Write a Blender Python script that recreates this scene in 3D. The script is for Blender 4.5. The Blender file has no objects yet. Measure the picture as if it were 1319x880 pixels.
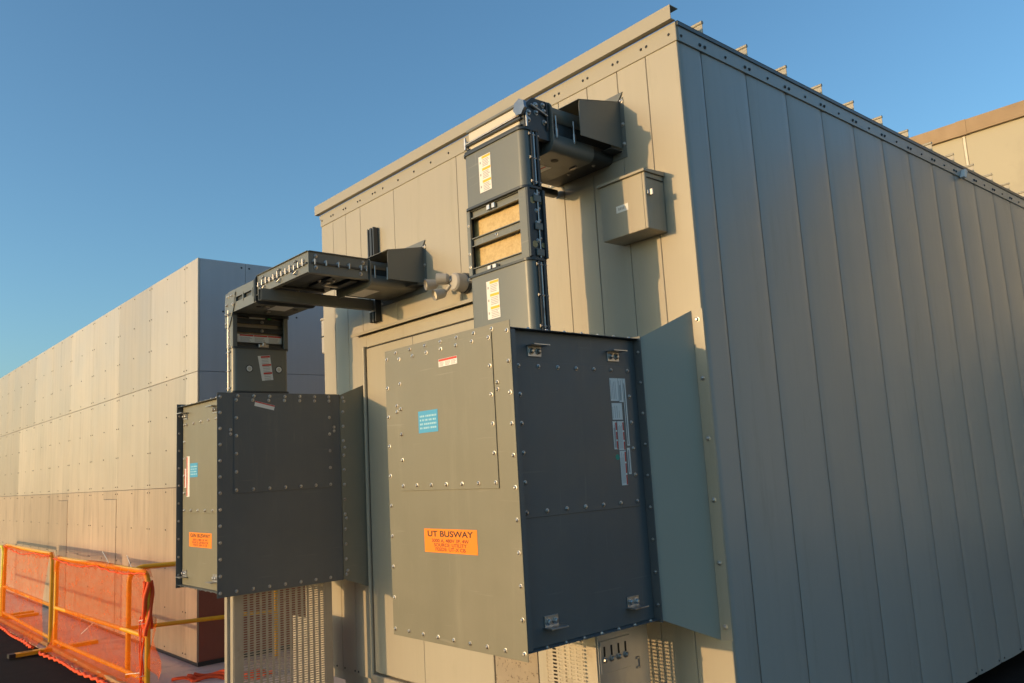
import bpy, math, random
from mathutils import Vector, Matrix
random.seed(7)
scn = bpy.context.scene
R = math.radians
# ------------------------------------------------------------------ camera
cam_d = bpy.data.cameras.new('camera'); cam = bpy.data.objects.new('camera', cam_d)
scn.collection.objects.link(cam); scn.camera = cam
cam_d.sensor_width = 36.0; cam_d.lens = 28.68; cam_d.clip_start = 0.05; cam_d.clip_end = 6000
YAW, PITCH, ROLL = 0.845632, 0.152279, -0.056196
fo = Vector((-math.sin(YAW)*math.cos(PITCH), math.cos(YAW)*math.cos(PITCH), math.sin(PITCH)))
r0 = Vector((math.cos(YAW), math.sin(YAW), 0)); u0 = r0.cross(fo)
rr = math.cos(ROLL)*r0 + math.sin(ROLL)*u0; uu = -math.sin(ROLL)*r0 + math.cos(ROLL)*u0
cam.matrix_world = Matrix(((rr.x, uu.x, -fo.x, 2.28315), (rr.y, uu.y, -fo.y, -3.25005), (rr.z, uu.z, -fo.z, 1.65), (0, 0, 0, 1)))
# ------------------------------------------------------------------ light
SUN_EL = R(7.0); SUN_DIR = Vector((-0.34, -1.0, 0)).normalized()      # horizontal direction towards the sun
w = bpy.data.worlds.new('World'); scn.world = w; w.use_nodes = True
nt = w.node_tree; bg = nt.nodes['Background']
sky = nt.nodes.new('ShaderNodeTexSky'); sky.sky_type = 'NISHITA'; sky.sun_disc = False
sky.sun_elevation = SUN_EL; sky.sun_rotation = math.atan2(SUN_DIR.x, SUN_DIR.y)
sky.air_density = 1.0; sky.dust_density = 1.8; sky.ozone_density = 3.0; sky.altitude = 0
tint = nt.nodes.new('ShaderNodeMix'); tint.data_type = 'RGBA'; tint.blend_type = 'MULTIPLY'; tint.inputs[0].default_value = 1.0
tint.inputs[7].default_value = (0.91, 1.03, 1.0, 1.0)          # even camera white balance over the whole sky
nt.links.new(sky.outputs[0], tint.inputs[6]); nt.links.new(tint.outputs[2], bg.inputs[0]); bg.inputs[1].default_value = 0.15
sd = bpy.data.lights.new('sun', 'SUN'); sun = bpy.data.objects.new('sun', sd); scn.collection.objects.link(sun)
sd.energy = 1.45; sd.angle = R(0.55); sd.color = (1.0, 0.62, 0.285)
to_sun = Vector((SUN_DIR.x*math.cos(SUN_EL), SUN_DIR.y*math.cos(SUN_EL), math.sin(SUN_EL)))
sun.rotation_euler = to_sun.to_track_quat('Z', 'Y').to_euler(); sun.location = to_sun*50
vs = scn.view_settings; vs.view_transform = 'Standard'; vs.look = 'None'; vs.gamma = 1; vs.use_curve_mapping = False
vs.exposure = 1.05

# ------------------------------------------------------------------ materials
def mat(name, col, rough=0.5, metal=0.0, var=0.10, scale=3.0, bump=0.0, bscale=150.0, streak=0.0, per_obj=0.0,
        rvar=0.10, spec=0.5, dirt=None, dirt_scale=8.0, dirt_lo=0.55, dirt_hi=0.75, flow=False, wave=0.0, scratch=0.0, dust=0.0):
    m = bpy.data.materials.new(name); m.use_nodes = True; n = m.node_tree; N = n.nodes; L = n.links
    b = N['Principled BSDF']; b.inputs['Metallic'].default_value = metal
    b.inputs['Specular IOR Level'].default_value = spec
    tc = N.new('ShaderNodeTexCoord')
    def noise(sc, det=5, vec=None, ro=0.55):
        x = N.new('ShaderNodeTexNoise'); x.inputs['Scale'].default_value = sc; x.inputs['Detail'].default_value = det
        x.inputs['Roughness'].default_value = ro; L.new(vec or tc.outputs['Object'], x.inputs['Vector']); return x.outputs['Fac']
    def math_(op, a, c=None, d=None):
        x = N.new('ShaderNodeMath'); x.operation = op
        for i, v in enumerate((a, c, d)):
            if v is None: continue
            if isinstance(v, (int, float)): x.inputs[i].default_value = v
            else: L.new(v, x.inputs[i])
        return x.outputs[0]
    nz = noise(scale)
    f = math_('MULTIPLY_ADD', nz, 2*var, 1-var)
    if streak:
        mp = N.new('ShaderNodeMapping'); mp.inputs['Scale'].default_value = (14, 14, 0.25); L.new(tc.outputs['Object'], mp.inputs[0])
        st = noise(1.0, 6, mp.outputs[0], 0.65); f = math_('MULTIPLY', f, math_('MULTIPLY_ADD', st, 2*streak, 1-streak))
    if per_obj:
        oi = N.new('ShaderNodeObjectInfo'); f = math_('MULTIPLY', f, math_('MULTIPLY_ADD', oi.outputs['Random'], 2*per_obj, 1-per_obj))
    vm = N.new('ShaderNodeVectorMath'); vm.operation = 'SCALE'; vm.inputs[0].default_value = col; L.new(f, vm.inputs['Scale'])
    cout = vm.outputs[0]
    if dirt:
        dn = noise(dirt_scale, 8, None, 0.7)
        if flow:
            mp2 = N.new('ShaderNodeMapping'); mp2.inputs['Scale'].default_value = (9, 9, 1.0); L.new(tc.outputs['Object'], mp2.inputs[0]); dn = noise(1.0, 8, mp2.outputs[0], 0.7)
        mr = N.new('ShaderNodeMapRange'); mr.inputs[1].default_value = dirt_lo; mr.inputs[2].default_value = dirt_hi; L.new(dn, mr.inputs[0])
        mx = N.new('ShaderNodeMix'); mx.data_type = 'RGBA'; L.new(mr.outputs[0], mx.inputs[0]); L.new(cout, mx.inputs[6]); mx.inputs[7].default_value = (*dirt, 1); cout = mx.outputs[2]
    if dust:            # pale dusty blotches
        dz = noise(1.7, 7, None, 0.62); mr = N.new('ShaderNodeMapRange'); mr.inputs[1].default_value = 0.48; mr.inputs[2].default_value = 0.72; mr.inputs[4].default_value = dust; L.new(dz, mr.inputs[0])
        mx = N.new('ShaderNodeMix'); mx.data_type = 'RGBA'; L.new(mr.outputs[0], mx.inputs[0]); L.new(cout, mx.inputs[6]); mx.inputs[7].default_value = (0.42, 0.36, 0.27, 1); cout = mx.outputs[2]
    if scratch:         # thin scuffs in two directions
        for sc_, off in (((3.0, 3.0, 60.0), 3.1), ((45.0, 45.0, 2.5), 9.7)):
            mp3 = N.new('ShaderNodeMapping'); mp3.inputs['Scale'].default_value = sc_; mp3.inputs['Location'].default_value = (off, off, off); mp3.inputs['Rotation'].default_value = (0.35, 0.5, 0.2); L.new(tc.outputs['Object'], mp3.inputs[0])
            sn = noise(1.0, 2, mp3.outputs[0], 0.4); mr = N.new('ShaderNodeMapRange'); mr.inputs[1].default_value = 0.70; mr.inputs[2].default_value = 0.76; mr.inputs[4].default_value = scratch; L.new(sn, mr.inputs[0])
            mx = N.new('ShaderNodeMix'); mx.data_type = 'RGBA'; L.new(mr.outputs[0], mx.inputs[0]); L.new(cout, mx.inputs[6]); mx.inputs[7].default_value = (0.5, 0.46, 0.38, 1); cout = mx.outputs[2]
    L.new(cout, b.inputs['Base Color'])
    rn = noise(scale*2.3, 4)
    L.new(math_('MULTIPLY_ADD', rn, 2*rvar, rough-rvar), b.inputs['Roughness'])
    if bump:
        bn = noise(bscale, 4); bp = N.new('ShaderNodeBump'); bp.inputs['Strength'].default_value = bump; bp.inputs['Distance'].default_value = 0.002
        L.new(bn, bp.inputs['Height']); L.new(bp.outputs[0], b.inputs['Normal'])
    if wave:
        wn = noise(2.4, 1); wb = N.new('ShaderNodeBump'); wb.inputs['Strength'].default_value = 1.0; wb.inputs['Distance'].default_value = wave
        L.new(wn, wb.inputs['Height'])
        if bump: L.new(wb.outputs[0], bp.inputs['Normal'])
        else: L.new(wb.outputs[0], b.inputs['Normal'])
    return m
M = {}
M['tan'] = mat('enclosure_paint', (0.405, 0.366, 0.283), 0.42, 0, 0.05, 1.2, 0.05, 300, streak=0.05, per_obj=0.025, dirt=(0.30, 0.27, 0.19), dirt_lo=0.56, dirt_hi=0.95, flow=True, wave=0.004, dust=0.10, scratch=0.12)
M['tan_trim'] = mat('trim_paint', (0.375, 0.34, 0.26), 0.42, 0, 0.05, 2.0)
M['side'] = mat('enclosure_paint_shaded', (0.370, 0.372, 0.350), 0.33, 0, 0.05, 0.8, 0.03, 300, streak=0.06, per_obj=0.025, rvar=0.06, spec=0.5, dirt=(0.28, 0.27, 0.23), dirt_lo=0.55, dirt_hi=0.9, flow=True, wave=0.003)  # enclosure paint cooled so its colour carries the side's bluish shade
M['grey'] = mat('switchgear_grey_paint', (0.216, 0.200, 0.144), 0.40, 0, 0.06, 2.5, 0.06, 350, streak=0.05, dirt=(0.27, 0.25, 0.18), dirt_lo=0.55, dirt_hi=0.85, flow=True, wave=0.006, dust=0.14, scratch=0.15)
M['grey_shade'] = mat('shaded_switchgear_grey', (0.110, 0.121, 0.126), 0.40, 0, 0.06, 2.5, 0.06, 350, streak=0.06, dirt=(0.16, 0.16, 0.15), dirt_lo=0.55, dirt_hi=0.85, flow=True, wave=0.006, dust=0.07, scratch=0.07)  # same switchgear grey, darkened in colour for the faces turned from the sun
M['duct'] = mat('busway_grey_paint', (0.165, 0.172, 0.155), 0.38, 0.05, 0.06, 4.0, 0.04, 350, wave=0.003, dust=0.08, scratch=0.12)
M['duct_dark'] = mat('busway_dark_metal', (0.055, 0.062, 0.066), 0.40, 0.3, 0.10, 6.0)
M['black'] = mat('black_gasket', (0.012, 0.012, 0.013), 0.6)
M['zinc'] = mat('zinc_plated_steel', (0.52, 0.50, 0.48), 0.40, 1.0, 0.20, 9.0, rvar=0.18, dirt=(0.22, 0.13, 0.08), dirt_scale=14, dirt_lo=0.55, dirt_hi=0.75)
M['chrome_sky'] = mat('sky_tinted_chrome', (0.20, 0.23, 0.27), 0.32, 0.8, 0.12, 12)  # chrome with the blue sky reflection put into its base colour
M['galv'] = mat('galvanised_steel', (0.44, 0.40, 0.34), 0.5, 0.6, 0.14, 9.0, streak=0.10, dirt=(0.25, 0.19, 0.13), dirt_lo=0.6, dirt_hi=0.85)
M['alum'] = mat('mill_aluminium', (0.62, 0.62, 0.62), 0.36, 0.9, 0.10, 5.0, streak=0.12)
M['rust'] = mat('weathered_plate', (0.33, 0.27, 0.20), 0.7, 0.0, 0.2, 10, 0.2, 60, dirt=(0.10, 0.06, 0.04), dirt_scale=45, dirt_lo=0.56, dirt_hi=0.64)
M['shed'] = mat('mill_finish_panel', (0.53, 0.468, 0.39), 0.44, 0.5, 0.07, 0.7, 0.03, 60, streak=0.17, per_obj=0.11, rvar=0.10, wave=0.006, dirt=(0.38, 0.33, 0.27), dirt_lo=0.55, dirt_hi=0.85, flow=True)
M['shed_low'] = mat('dull_lower_panel', (0.47, 0.385, 0.30), 0.48, 0.45, 0.12, 0.7, 0.03, 60, streak=0.24, per_obj=0.14, rvar=0.10, wave=0.006, dirt=(0.28, 0.22, 0.17), dirt_lo=0.52, dirt_hi=0.8, flow=True)  # duller, browner tone for the bottom row, with stronger streaks
M['shed_end'] = mat('shade_tinted_end_panel', (0.42, 0.44, 0.47), 0.42, 0.15, 0.10, 0.9, 0.03, 60, streak=0.08, per_obj=0.03, wave=0.004)  # blue shade and sky reflection of the end wall mixed into its colour
M['primer'] = mat('red_primer_panel', (0.27, 0.088, 0.058), 0.5, 0.0, 0.15, 2.0, streak=0.1)
M['collar'] = mat('collar_paint', (0.37, 0.365, 0.305), 0.42, 0, 0.05, 2.5, 0.04, 350)
M['gold'] = mat('insulation_sheet', (0.62, 0.45, 0.20), 0.5, 0, 0.10, 25, 0.05, 80, dirt=(0.46, 0.30, 0.11), dirt_scale=38, dirt_lo=0.45, dirt_hi=0.7)
M['cream'] = mat('cream_plate', (0.66, 0.60, 0.48), 0.5, 0, 0.06, 6)
M['concrete'] = mat('precast_concrete', (0.50, 0.45, 0.33), 0.85, 0, 0.10, 0.6, 0.0, 30, dirt=(0.36, 0.31, 0.23), dirt_scale=0.5, dirt_lo=0.5, dirt_hi=0.8)
M['coping'] = mat('bronze_coping', (0.25, 0.165, 0.085), 0.5, 0.1, 0.10, 2)
M['asphalt'] = mat('asphalt', (0.010, 0.010, 0.0105), 0.9, 0, 0.35, 3.0, 0.9, 120, spec=0.15, dirt=(0.03, 0.03, 0.03), dirt_scale=25, dirt_lo=0.62, dirt_hi=0.72)
M['slab'] = mat('concrete_slab', (0.62, 0.50, 0.43), 0.8, 0, 0.18, 2.0, 0.4, 60, dirt=(0.30, 0.24, 0.22), dirt_scale=3.0, dirt_lo=0.5, dirt_hi=0.8)
M['yellow'] = mat('yellow_barrier_paint', (0.80, 0.40, 0.010), 0.4, 0, 0.12, 12, dirt=(0.25, 0.13, 0.05), dirt_scale=18, dirt_lo=0.62, dirt_hi=0.72)
M['yellow2'] = mat('clean_yellow_paint', (0.74, 0.58, 0.02), 0.4, 0, 0.08, 12)
M['wood'] = mat('weathered_timber', (0.40, 0.22, 0.09), 0.75, 0, 0.25, 12, 0.3, 60)
M['ties'] = mat('white_nylon', (0.8, 0.78, 0.74), 0.5)
M['white'] = mat('white_sticker', (0.80, 0.79, 0.75), 0.5, 0, 0.03)
M['orange'] = mat('orange_sticker', (0.95, 0.25, 0.002), 0.55, 0, 0.02)
M['blue'] = mat('blue_sticker', (0.06, 0.36, 0.62), 0.5, 0, 0.03)
M['red'] = mat('red_print', (0.62, 0.05, 0.03), 0.5, 0, 0.02)
M['ylw_print'] = mat('yellow_print', (0.80, 0.50, 0.02), 0.5, 0, 0.02)
M['ink'] = mat('black_ink', (0.02, 0.012, 0.01), 0.6, 0, 0.0)
M['redink'] = mat('brown_ink', (0.30, 0.035, 0.01), 0.6, 0, 0.0)
M['greyink'] = mat('grey_print', (0.42, 0.40, 0.38), 0.6, 0, 0.0)
M['paleprint'] = mat('pale_blue_print', (0.35, 0.62, 0.75), 0.6, 0, 0.0)
M['teal'] = mat('teal_dot', (0.01, 0.32, 0.24), 0.5)
M['green'] = mat('green_dot', (0.02, 0.45, 0.03), 0.5)
M['lampwhite'] = mat('lamp_housing', (0.46, 0.43, 0.38), 0.4, 0, 0.05, 8)
M['lens'] = mat('lamp_lens', (0.80, 0.72, 0.55), 0.15, 0, 0.05, 8)

def net_material():
    m = bpy.data.materials.new('orange_debris_net'); m.use_nodes = True; n = m.node_tree; N = n.nodes; L = n.links
    out = N['Material Output']; N.remove(N['Principled BSDF'])
    tr = N.new('ShaderNodeBsdfTransparent'); df = N.new('ShaderNodeBsdfDiffuse'); tl = N.new('ShaderNodeBsdfTranslucent')
    df.inputs[0].default_value = (0.90, 0.15, 0.008, 1); tl.inputs[0].default_value = (0.88, 0.18, 0.012, 1)
    a = N.new('ShaderNodeMixShader'); a.inputs[0].default_value = 0.4; L.new(df.outputs[0], a.inputs[1]); L.new(tl.outputs[0], a.inputs[2])
    tc = N.new('ShaderNodeTexCoord'); nz = N.new('ShaderNodeTexNoise'); nz.inputs['Scale'].default_value = 5; nz.inputs['Detail'].default_value = 6
    mp = N.new('ShaderNodeMapping'); mp.inputs['Scale'].default_value = (1.2, 1.2, 2.4); mp.inputs['Rotation'].default_value = (0.0, 0.5, 0)
    L.new(tc.outputs['Object'], mp.inputs[0]); L.new(mp.outputs[0], nz.inputs['Vector'])
    wv = N.new('ShaderNodeTexBrick'); wv.inputs['Scale'].default_value = 60; wv.inputs['Mortar Size'].default_value = 0.012
    wv.inputs['Color1'].default_value = (0, 0, 0, 1); wv.inputs['Color2'].default_value = (0, 0, 0, 1); wv.inputs['Mortar'].default_value = (1, 1, 1, 1)
    sp = N.new('ShaderNodeSeparateXYZ'); cb = N.new('ShaderNodeCombineXYZ'); L.new(tc.outputs['Object'], sp.inputs[0]); L.new(sp.outputs[0], cb.inputs[0]); L.new(sp.outputs[2], cb.inputs[1]); L.new(cb.outputs[0], wv.inputs['Vector'])
    mr = N.new('ShaderNodeMapRange'); mr.inputs[1].default_value = 0.38; mr.inputs[2].default_value = 0.72; mr.inputs[3].default_value = 0.36; mr.inputs[4].default_value = 0.54
    L.new(nz.outputs['Fac'], mr.inputs[0])
    ad = N.new('ShaderNodeMath'); ad.operation = 'MULTIPLY_ADD'; ad.inputs[1].default_value = 0.08; ad.use_clamp = True
    L.new(wv.outputs['Color'], ad.inputs[0]); L.new(mr.outputs[0], ad.inputs[2])
    b = N.new('ShaderNodeMixShader'); L.new(ad.outputs[0], b.inputs[0]); L.new(tr.outputs[0], b.inputs[1]); L.new(a.outputs[0], b.inputs[2])
    L.new(b.outputs[0], out.inputs[0]); return m
M['net'] = net_material()
def dense_net_material():
    m = bpy.data.materials.new('bunched_orange_net'); m.use_nodes = True; n = m.node_tree
    b = n.nodes['Principled BSDF']; b.inputs['Base Color'].default_value = (0.80, 0.085, 0.012, 1); b.inputs['Roughness'].default_value = 0.7
    return m
M['netd'] = dense_net_material()

# ------------------------------------------------------------------ mesh helpers
ORIGIN = {}; SIZE = {}
def tag(o, label=None, cat=None, group=None, kind=None):
    if label: o['label'] = label
    if cat: o['category'] = cat
    if group: o['group'] = group
    if kind: o['kind'] = kind
    return o
def thing(name, loc, label, cat, group=None):
    o = bpy.data.objects.new(name, None); scn.collection.objects.link(o); o.location = loc; o.empty_display_size = 0.2
    ORIGIN[o] = Vector(loc); return tag(o, label, cat, group)
def settle(root, loc, size):      # put a finished thing in its place at its real size
    root.location = loc; root.scale = (size,)*3; ORIGIN[root] = Vector(loc); SIZE[root] = size
class MB:
    def __init__(s): s.v = []; s.f = []; s.sm = []
    def add(s, vs, fs, smooth=False):
        k = len(s.v); s.v += [tuple(p) for p in vs]; s.f += [tuple(i+k for i in f) for f in fs]; s.sm += [smooth]*len(fs); return s
    def box(s, x0, x1, y0, y1, z0, z1, b=0.0):
        if x0 > x1: x0, x1 = x1, x0
        if y0 > y1: y0, y1 = y1, y0
        if z0 > z1: z0, z1 = z1, z0
        if b <= 0:
            v = [(x, y, z) for x in (x0, x1) for y in (y0, y1) for z in (z0, z1)]
            return s.add(v, [(0,1,3,2), (4,6,7,5), (0,4,5,1), (2,3,7,6), (0,2,6,4), (1,5,7,3)])
        b = min(b, (x1-x0)*0.45, (y1-y0)*0.45, (z1-z0)*0.45)
        lo = (x0, y0, z0); hi = (x1, y1, z1); idx = {}; v = []
        for c in range(8):
            sg = [(c >> i) & 1 for i in range(3)]
            for a in range(3):   # vertex lying on face of axis a
                p = []
                for i in range(3):
                    e = hi[i] if sg[i] else lo[i]
                    if i != a: e += -b if sg[i] else b
                    p.append(e)
                idx[(c, a)] = len(v); v.append(tuple(p))
        f = []
        for a in range(3):
            o1, o2 = [i for i in range(3) if i != a]
            for sd_ in (0, 1):
                q = [(0,0), (1,0), (1,1), (0,1)]
                ids = [idx[((sd_ << a) | (p << o1) | (r << o2), a)] for p, r in q]
                f.append(tuple(ids))
        for a in range(3):       # edges parallel to axis a
            o1, o2 = [i for i in range(3) if i != a]
            for p in (0, 1):
                for r in (0, 1):
                    c0 = (p << o1) | (r << o2); c1 = c0 | (1 << a)
                    f.append((idx[(c0, o1)], idx[(c1, o1)], idx[(c1, o2)], idx[(c0, o2)]))
        for c in range(8): f.append((idx[(c,0)], idx[(c,1)], idx[(c,2)]))
        return s.add(v, f)
    def tube(s, p0, p1, r, n=10, r1=None, caps=True, smooth=True):
        p0 = Vector(p0); p1 = Vector(p1); d = (p1-p0).normalized(); r1 = r if r1 is None else r1
        a = d.orthogonal().normalized(); c = d.cross(a); v = []; f = []
        for k in range(n):
            t = 2*math.pi*k/n; o = math.cos(t)*a + math.sin(t)*c; v.append(p0+o*r); v.append(p1+o*r1)
        for k in range(n):
            i = 2*k; j = 2*((k+1) % n); f.append((i, j, j+1, i+1))
        s.add(v, f, smooth)
        if caps:
            s.add([v[2*k] for k in range(n)], [tuple(range(n))[::-1]]); s.add([v[2*k+1] for k in range(n)], [tuple(range(n))])
        return s
    def path(s, pts, r, n=10, caps=True):
        P = [Vector(p) for p in pts]; rings = []; a = None
        for i, p in enumerate(P):
            d = (P[min(i+1, len(P)-1)] - P[max(i-1, 0)]).normalized()
            if a is None: a = d.orthogonal().normalized()
            a = (a - d*a.dot(d)).normalized(); c = d.cross(a)
            rings.append([p + (math.cos(2*math.pi*k/n)*a + math.sin(2*math.pi*k/n)*c)*r for k in range(n)])
        v = [q for g in rings for q in g]; f = []
        for i in range(len(P)-1):
            for k in range(n):
                f.append((i*n+k, i*n+(k+1) % n, (i+1)*n+(k+1) % n, (i+1)*n+k))
        s.add(v, f, True)
        if caps: s.add(rings[0], [tuple(range(n))[::-1]]); s.add(rings[-1], [tuple(range(n))])
        return s
    def bolt(s, p, nrm, r=0.0092):
        p = Vector(p); d = Vector(nrm).normalized(); d2 = (d+Vector((random.uniform(-.07, .07), random.uniform(-.07, .07), random.uniform(-.07, .07)))).normalized(); a = d2.orthogonal().normalized(); c = d2.cross(a); n = 8; v = []; f = []; tw = random.uniform(0, 0.8)
        for rad, h in ((r*1.15, 0.0), (r*1.15, r*0.25), (r*0.85, r*0.3), (r*0.75, r*0.75), (r*0.4, r*1.0)):
            for k in range(n):
                t = 2*math.pi*k/n+tw; v.append(p + d*(h-0.0006) + (math.cos(t)*a + math.sin(t)*c)*rad)
        for i in range(4):
            for k in range(n): f.append((i*n+k, i*n+(k+1) % n, (i+1)*n+(k+1) % n, (i+1)*n+k))
        f.append(tuple(range(4*n, 5*n))); return s.add(v, f, False)
    def prism(s, poly, axis, a, b, smooth=False):
        n = len(poly)
        def P(u, w_, t): return {'x': (t, u, w_), 'y': (u, t, w_), 'z': (u, w_, t)}[axis]
        A = [P(u, w_, a) for u, w_ in poly]; B = [P(u, w_, b) for u, w_ in poly]
        s.add(A + B, [(i, (i+1) % n, n+(i+1) % n, n+i) for i in range(n)], smooth)
        s.add(A, [tuple(range(n))[::-1]]); s.add(B, [tuple(range(n))]); return s
    def quad(s, *p): return s.add(p, [tuple(range(len(p)))])
    def slab(s, pts, off):            # closed plate from a polygon and a thickness vector
        n = len(pts); A = [Vector(p) for p in pts]; B = [p + Vector(off) for p in A]
        return s.add(A + B, [tuple(range(n)), tuple(range(2*n-1, n-1, -1))] + [(i, n+i, n+(i+1) % n, (i+1) % n) for i in range(n)])
    def build(s, name, m, parent=None, label=None, kind=None, cat=None, group=None):
        me = bpy.data.meshes.new(name); o0 = Vector((0, 0, 0)); q = parent
        while q is not None and q not in ORIGIN: q = q.parent
        if q is not None: o0 = ORIGIN[q]
        k_ = SIZE.get(q, 1.0); me.from_pydata([tuple((Vector(p)-o0)/k_) for p in s.v], [], s.f); me.update()
        me.polygons.foreach_set('use_smooth', s.sm)
        import bmesh
        bm = bmesh.new(); bm.from_mesh(me); bmesh.ops.recalc_face_normals(bm, faces=bm.faces); bm.to_mesh(me); bm.free()
        me.materials.append(M[m] if isinstance(m, str) else m)
        o = bpy.data.objects.new(name, me); scn.collection.objects.link(o)
        if parent is not None: o.parent = parent
        return tag(o, label, cat, group, kind)
def rrect(x0, x1, y0, y1, r, seg=5, corners=(1,1,1,1)):
    out = []
    for (cx, cy, a0, on) in ((x1-r, y1-r, 0, corners[0]), (x0+r, y1-r, 90, corners[1]), (x0+r, y0+r, 180, corners[2]), (x1-r, y0+r, 270, corners[3])):
        if on:
            for k in range(seg+1):
                t = R(a0 + 90*k/seg); out.append((cx + r*math.cos(t), cy + r*math.sin(t)))
        else:
            out.append((cx + r*(1 if a0 in (0, 270) else -1), cy + r*(1 if a0 in (0, 90) else -1)))
    return out
def lin(a, b, n): return [a + (b-a)*i/(n-1) for i in range(n)]
def text(body, size, mtx, m, parent, name='lettering', width=None):
    c = bpy.data.curves.new('t', 'FONT'); c.body = body; c.size = size; c.offset = 0.018*size; c.align_x = 'CENTER'; c.align_y = 'CENTER'
    o = bpy.data.objects.new('t', c); scn.collection.objects.link(o)
    dg = bpy.context.evaluated_depsgraph_get(); me = bpy.data.meshes.new_from_object(o.evaluated_get(dg))
    bpy.data.objects.remove(o)
    sx = 1.0
    if width:
        xs = [v.co.x for v in me.vertices]; sx = width/(max(xs)-min(xs)); mid = (max(xs)+min(xs))/2
        for v in me.vertices: v.co.x = (v.co.x-mid)*sx
    q = parent
    while q not in ORIGIN: q = q.parent
    me.transform(Matrix.Translation(-ORIGIN[q]) @ mtx)
    me.materials.clear(); me.materials.append(M[m]); me.name = name
    t = bpy.data.objects.new(name, me); scn.collection.objects.link(t); t.parent = parent; t['kind'] = 'stuff'; return t
FRONT = Matrix(((1,0,0,0), (0,0,-1,0), (0,1,0,0), (0,0,0,1)))     # text plane facing -y
def fm(x, y, z): return Matrix.Translation((x, y, z)) @ FRONT

# ------------------------------------------------------------------ setting
g = MB().quad((-2500, -2500, 0), (2500, -2500, 0), (2500, 2500, 0), (-2500, 2500, 0)); g.build('ground', 'asphalt', kind='structure')
g = MB().box(-45, -0.25, -1.13, 9.0, -0.05, 0.012, 0.004); g.build('pavement', 'slab', kind='structure')

# ------------------------------------------------------------------ equipment enclosure (front y=0, side x=0)
LX = -3.725; DY = 11.0; ZT = 3.838; ZTR = 3.737
E_ = thing('equipment_enclosure', (0, 0, 0), 'large tan metal-panelled equipment enclosure with ribbed flat roof, sunlit front and shaded side', 'building')
MB().box(LX+0.01, -0.02, 0.02, DY, 0.12, 3.80).build('wall_core', 'tan', E_)
MB().box(LX+0.12, -0.55, 0.06, DY-0.1, 0.013, 0.20).build('base_skid', 'tan_trim', E_)
seams = [0.0, -0.205, -0.405, -0.63, -0.86, -1.09, -1.85, -2.62, -3.10, -3.325, -3.53, LX]
for i in range(len(seams)-1):
    x1, x0 = seams[i], seams[i+1]
    MB().box(x0+0.0015, x1-(0.0015 if i else 0.0), 0.0, 0.022, 0.19, ZTR+0.03, 0.0025).build('wall_panel', 'tan', E_)
# side panels: oil-canned sheet, gently bowed between the seams
ys = [0.0225, 0.209] + [0.209+0.4165*k for k in range(1, 26)]
for i in range(len(ys)-1):
    y0, y1 = ys[i]+0.0026, ys[i+1]-0.0026; wd = y1-y0; nu, nv = 12, 36; mb = MB(); V = []; F = []
    A = (0.0125 + random.uniform(-0.004, 0.004))*(wd/0.41)**2; sk = random.uniform(-0.25, 0.25); L1 = random.uniform(0.28, 0.6); ph = random.uniform(0, 6)
    for j in range(nv+1):
        t = (j/nv)**1.6; z = (ZTR+0.03) - t*(ZTR+0.03-0.127); d = (ZTR+0.03)-z
        h = (1-math.exp(-(d/L1)**1.5))*(0.22+0.78*math.exp(-d/0.8)) * (1+0.12*math.sin(d*1.7+ph))
        for k in range(nu+1):
            u = k/nu; q = math.sin(math.pi*min(max(u+sk*u*(1-u)*0.6, 0), 1))**1.25
            e = 0.004 if (k in (0, nu)) else 0
            V.append((A*h*q - e, y0+wd*u, z))
    for j in range(nv):
        for k in range(nu): F.append((j*(nu+1)+k, j*(nu+1)+k+1, (j+1)*(nu+1)+k+1, (j+1)*(nu+1)+k))
    mb.add(V, F, True)
    mb.add([(-0.004, y0, 0.127), (-0.004, y1, 0.127), (-0.018, y1, 0.127), (-0.018, y0, 0.127)], [(0,1,2,3)])
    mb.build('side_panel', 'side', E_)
MB().box(-0.016, 0.0, 0.0, 0.022, 0.127, 0.19).build('corner_foot', 'tan', E_)
# top trim
MB().box(LX-0.004, 0.006, -0.006, 0.01, ZTR, ZT, 0.002).build('top_trim', 'tan_trim', E_)
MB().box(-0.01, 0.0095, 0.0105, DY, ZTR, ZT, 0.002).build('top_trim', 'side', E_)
s = MB()
fx = [-0.04, -0.205-0.018, -0.205+0.018, -0.405-0.018, -0.405+0.018, -0.63-0.018, -0.63+0.018, -0.86-0.018, -0.86+0.018] + [-1.09-0.2075*k for k in range(0, 9)] + [-2.88-0.018, -2.88+0.018, -3.10-0.018, -3.10+0.018, -3.325-0.018, -3.325+0.018, -3.53-0.018, -3.53+0.018, -3.70]
for x in fx: s.bolt((x, -0.006, 3.785), (0, -1, 0), 0.0075)
s.bolt((0.0095, 0.03, 3.768), (1, 0, 0), 0.008)
for y in ys[1:]:
    s.bolt((0.0095, y-0.022, 3.768), (1, 0, 0), 0.0095); s.bolt((0.0095, y+0.022, 3.768), (1, 0, 0), 0.0095); s.bolt((0.0095, y+0.208, 3.768), (1, 0, 0), 0.008)
    s.bolt((0.0005, y-0.05, 0.15), (1, 0, 0), 0.007); s.bolt((0.0005, y+0.05, 0.15), (1, 0, 0), 0.007)
for x in (-3.62, -3.50, -3.35, -3.30, -3.15): s.bolt((x, 0.0, 0.215), (0, -1, 0), 0.007)
s.build('trim_screws', 'duct_dark', E_, kind='stuff')
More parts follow.
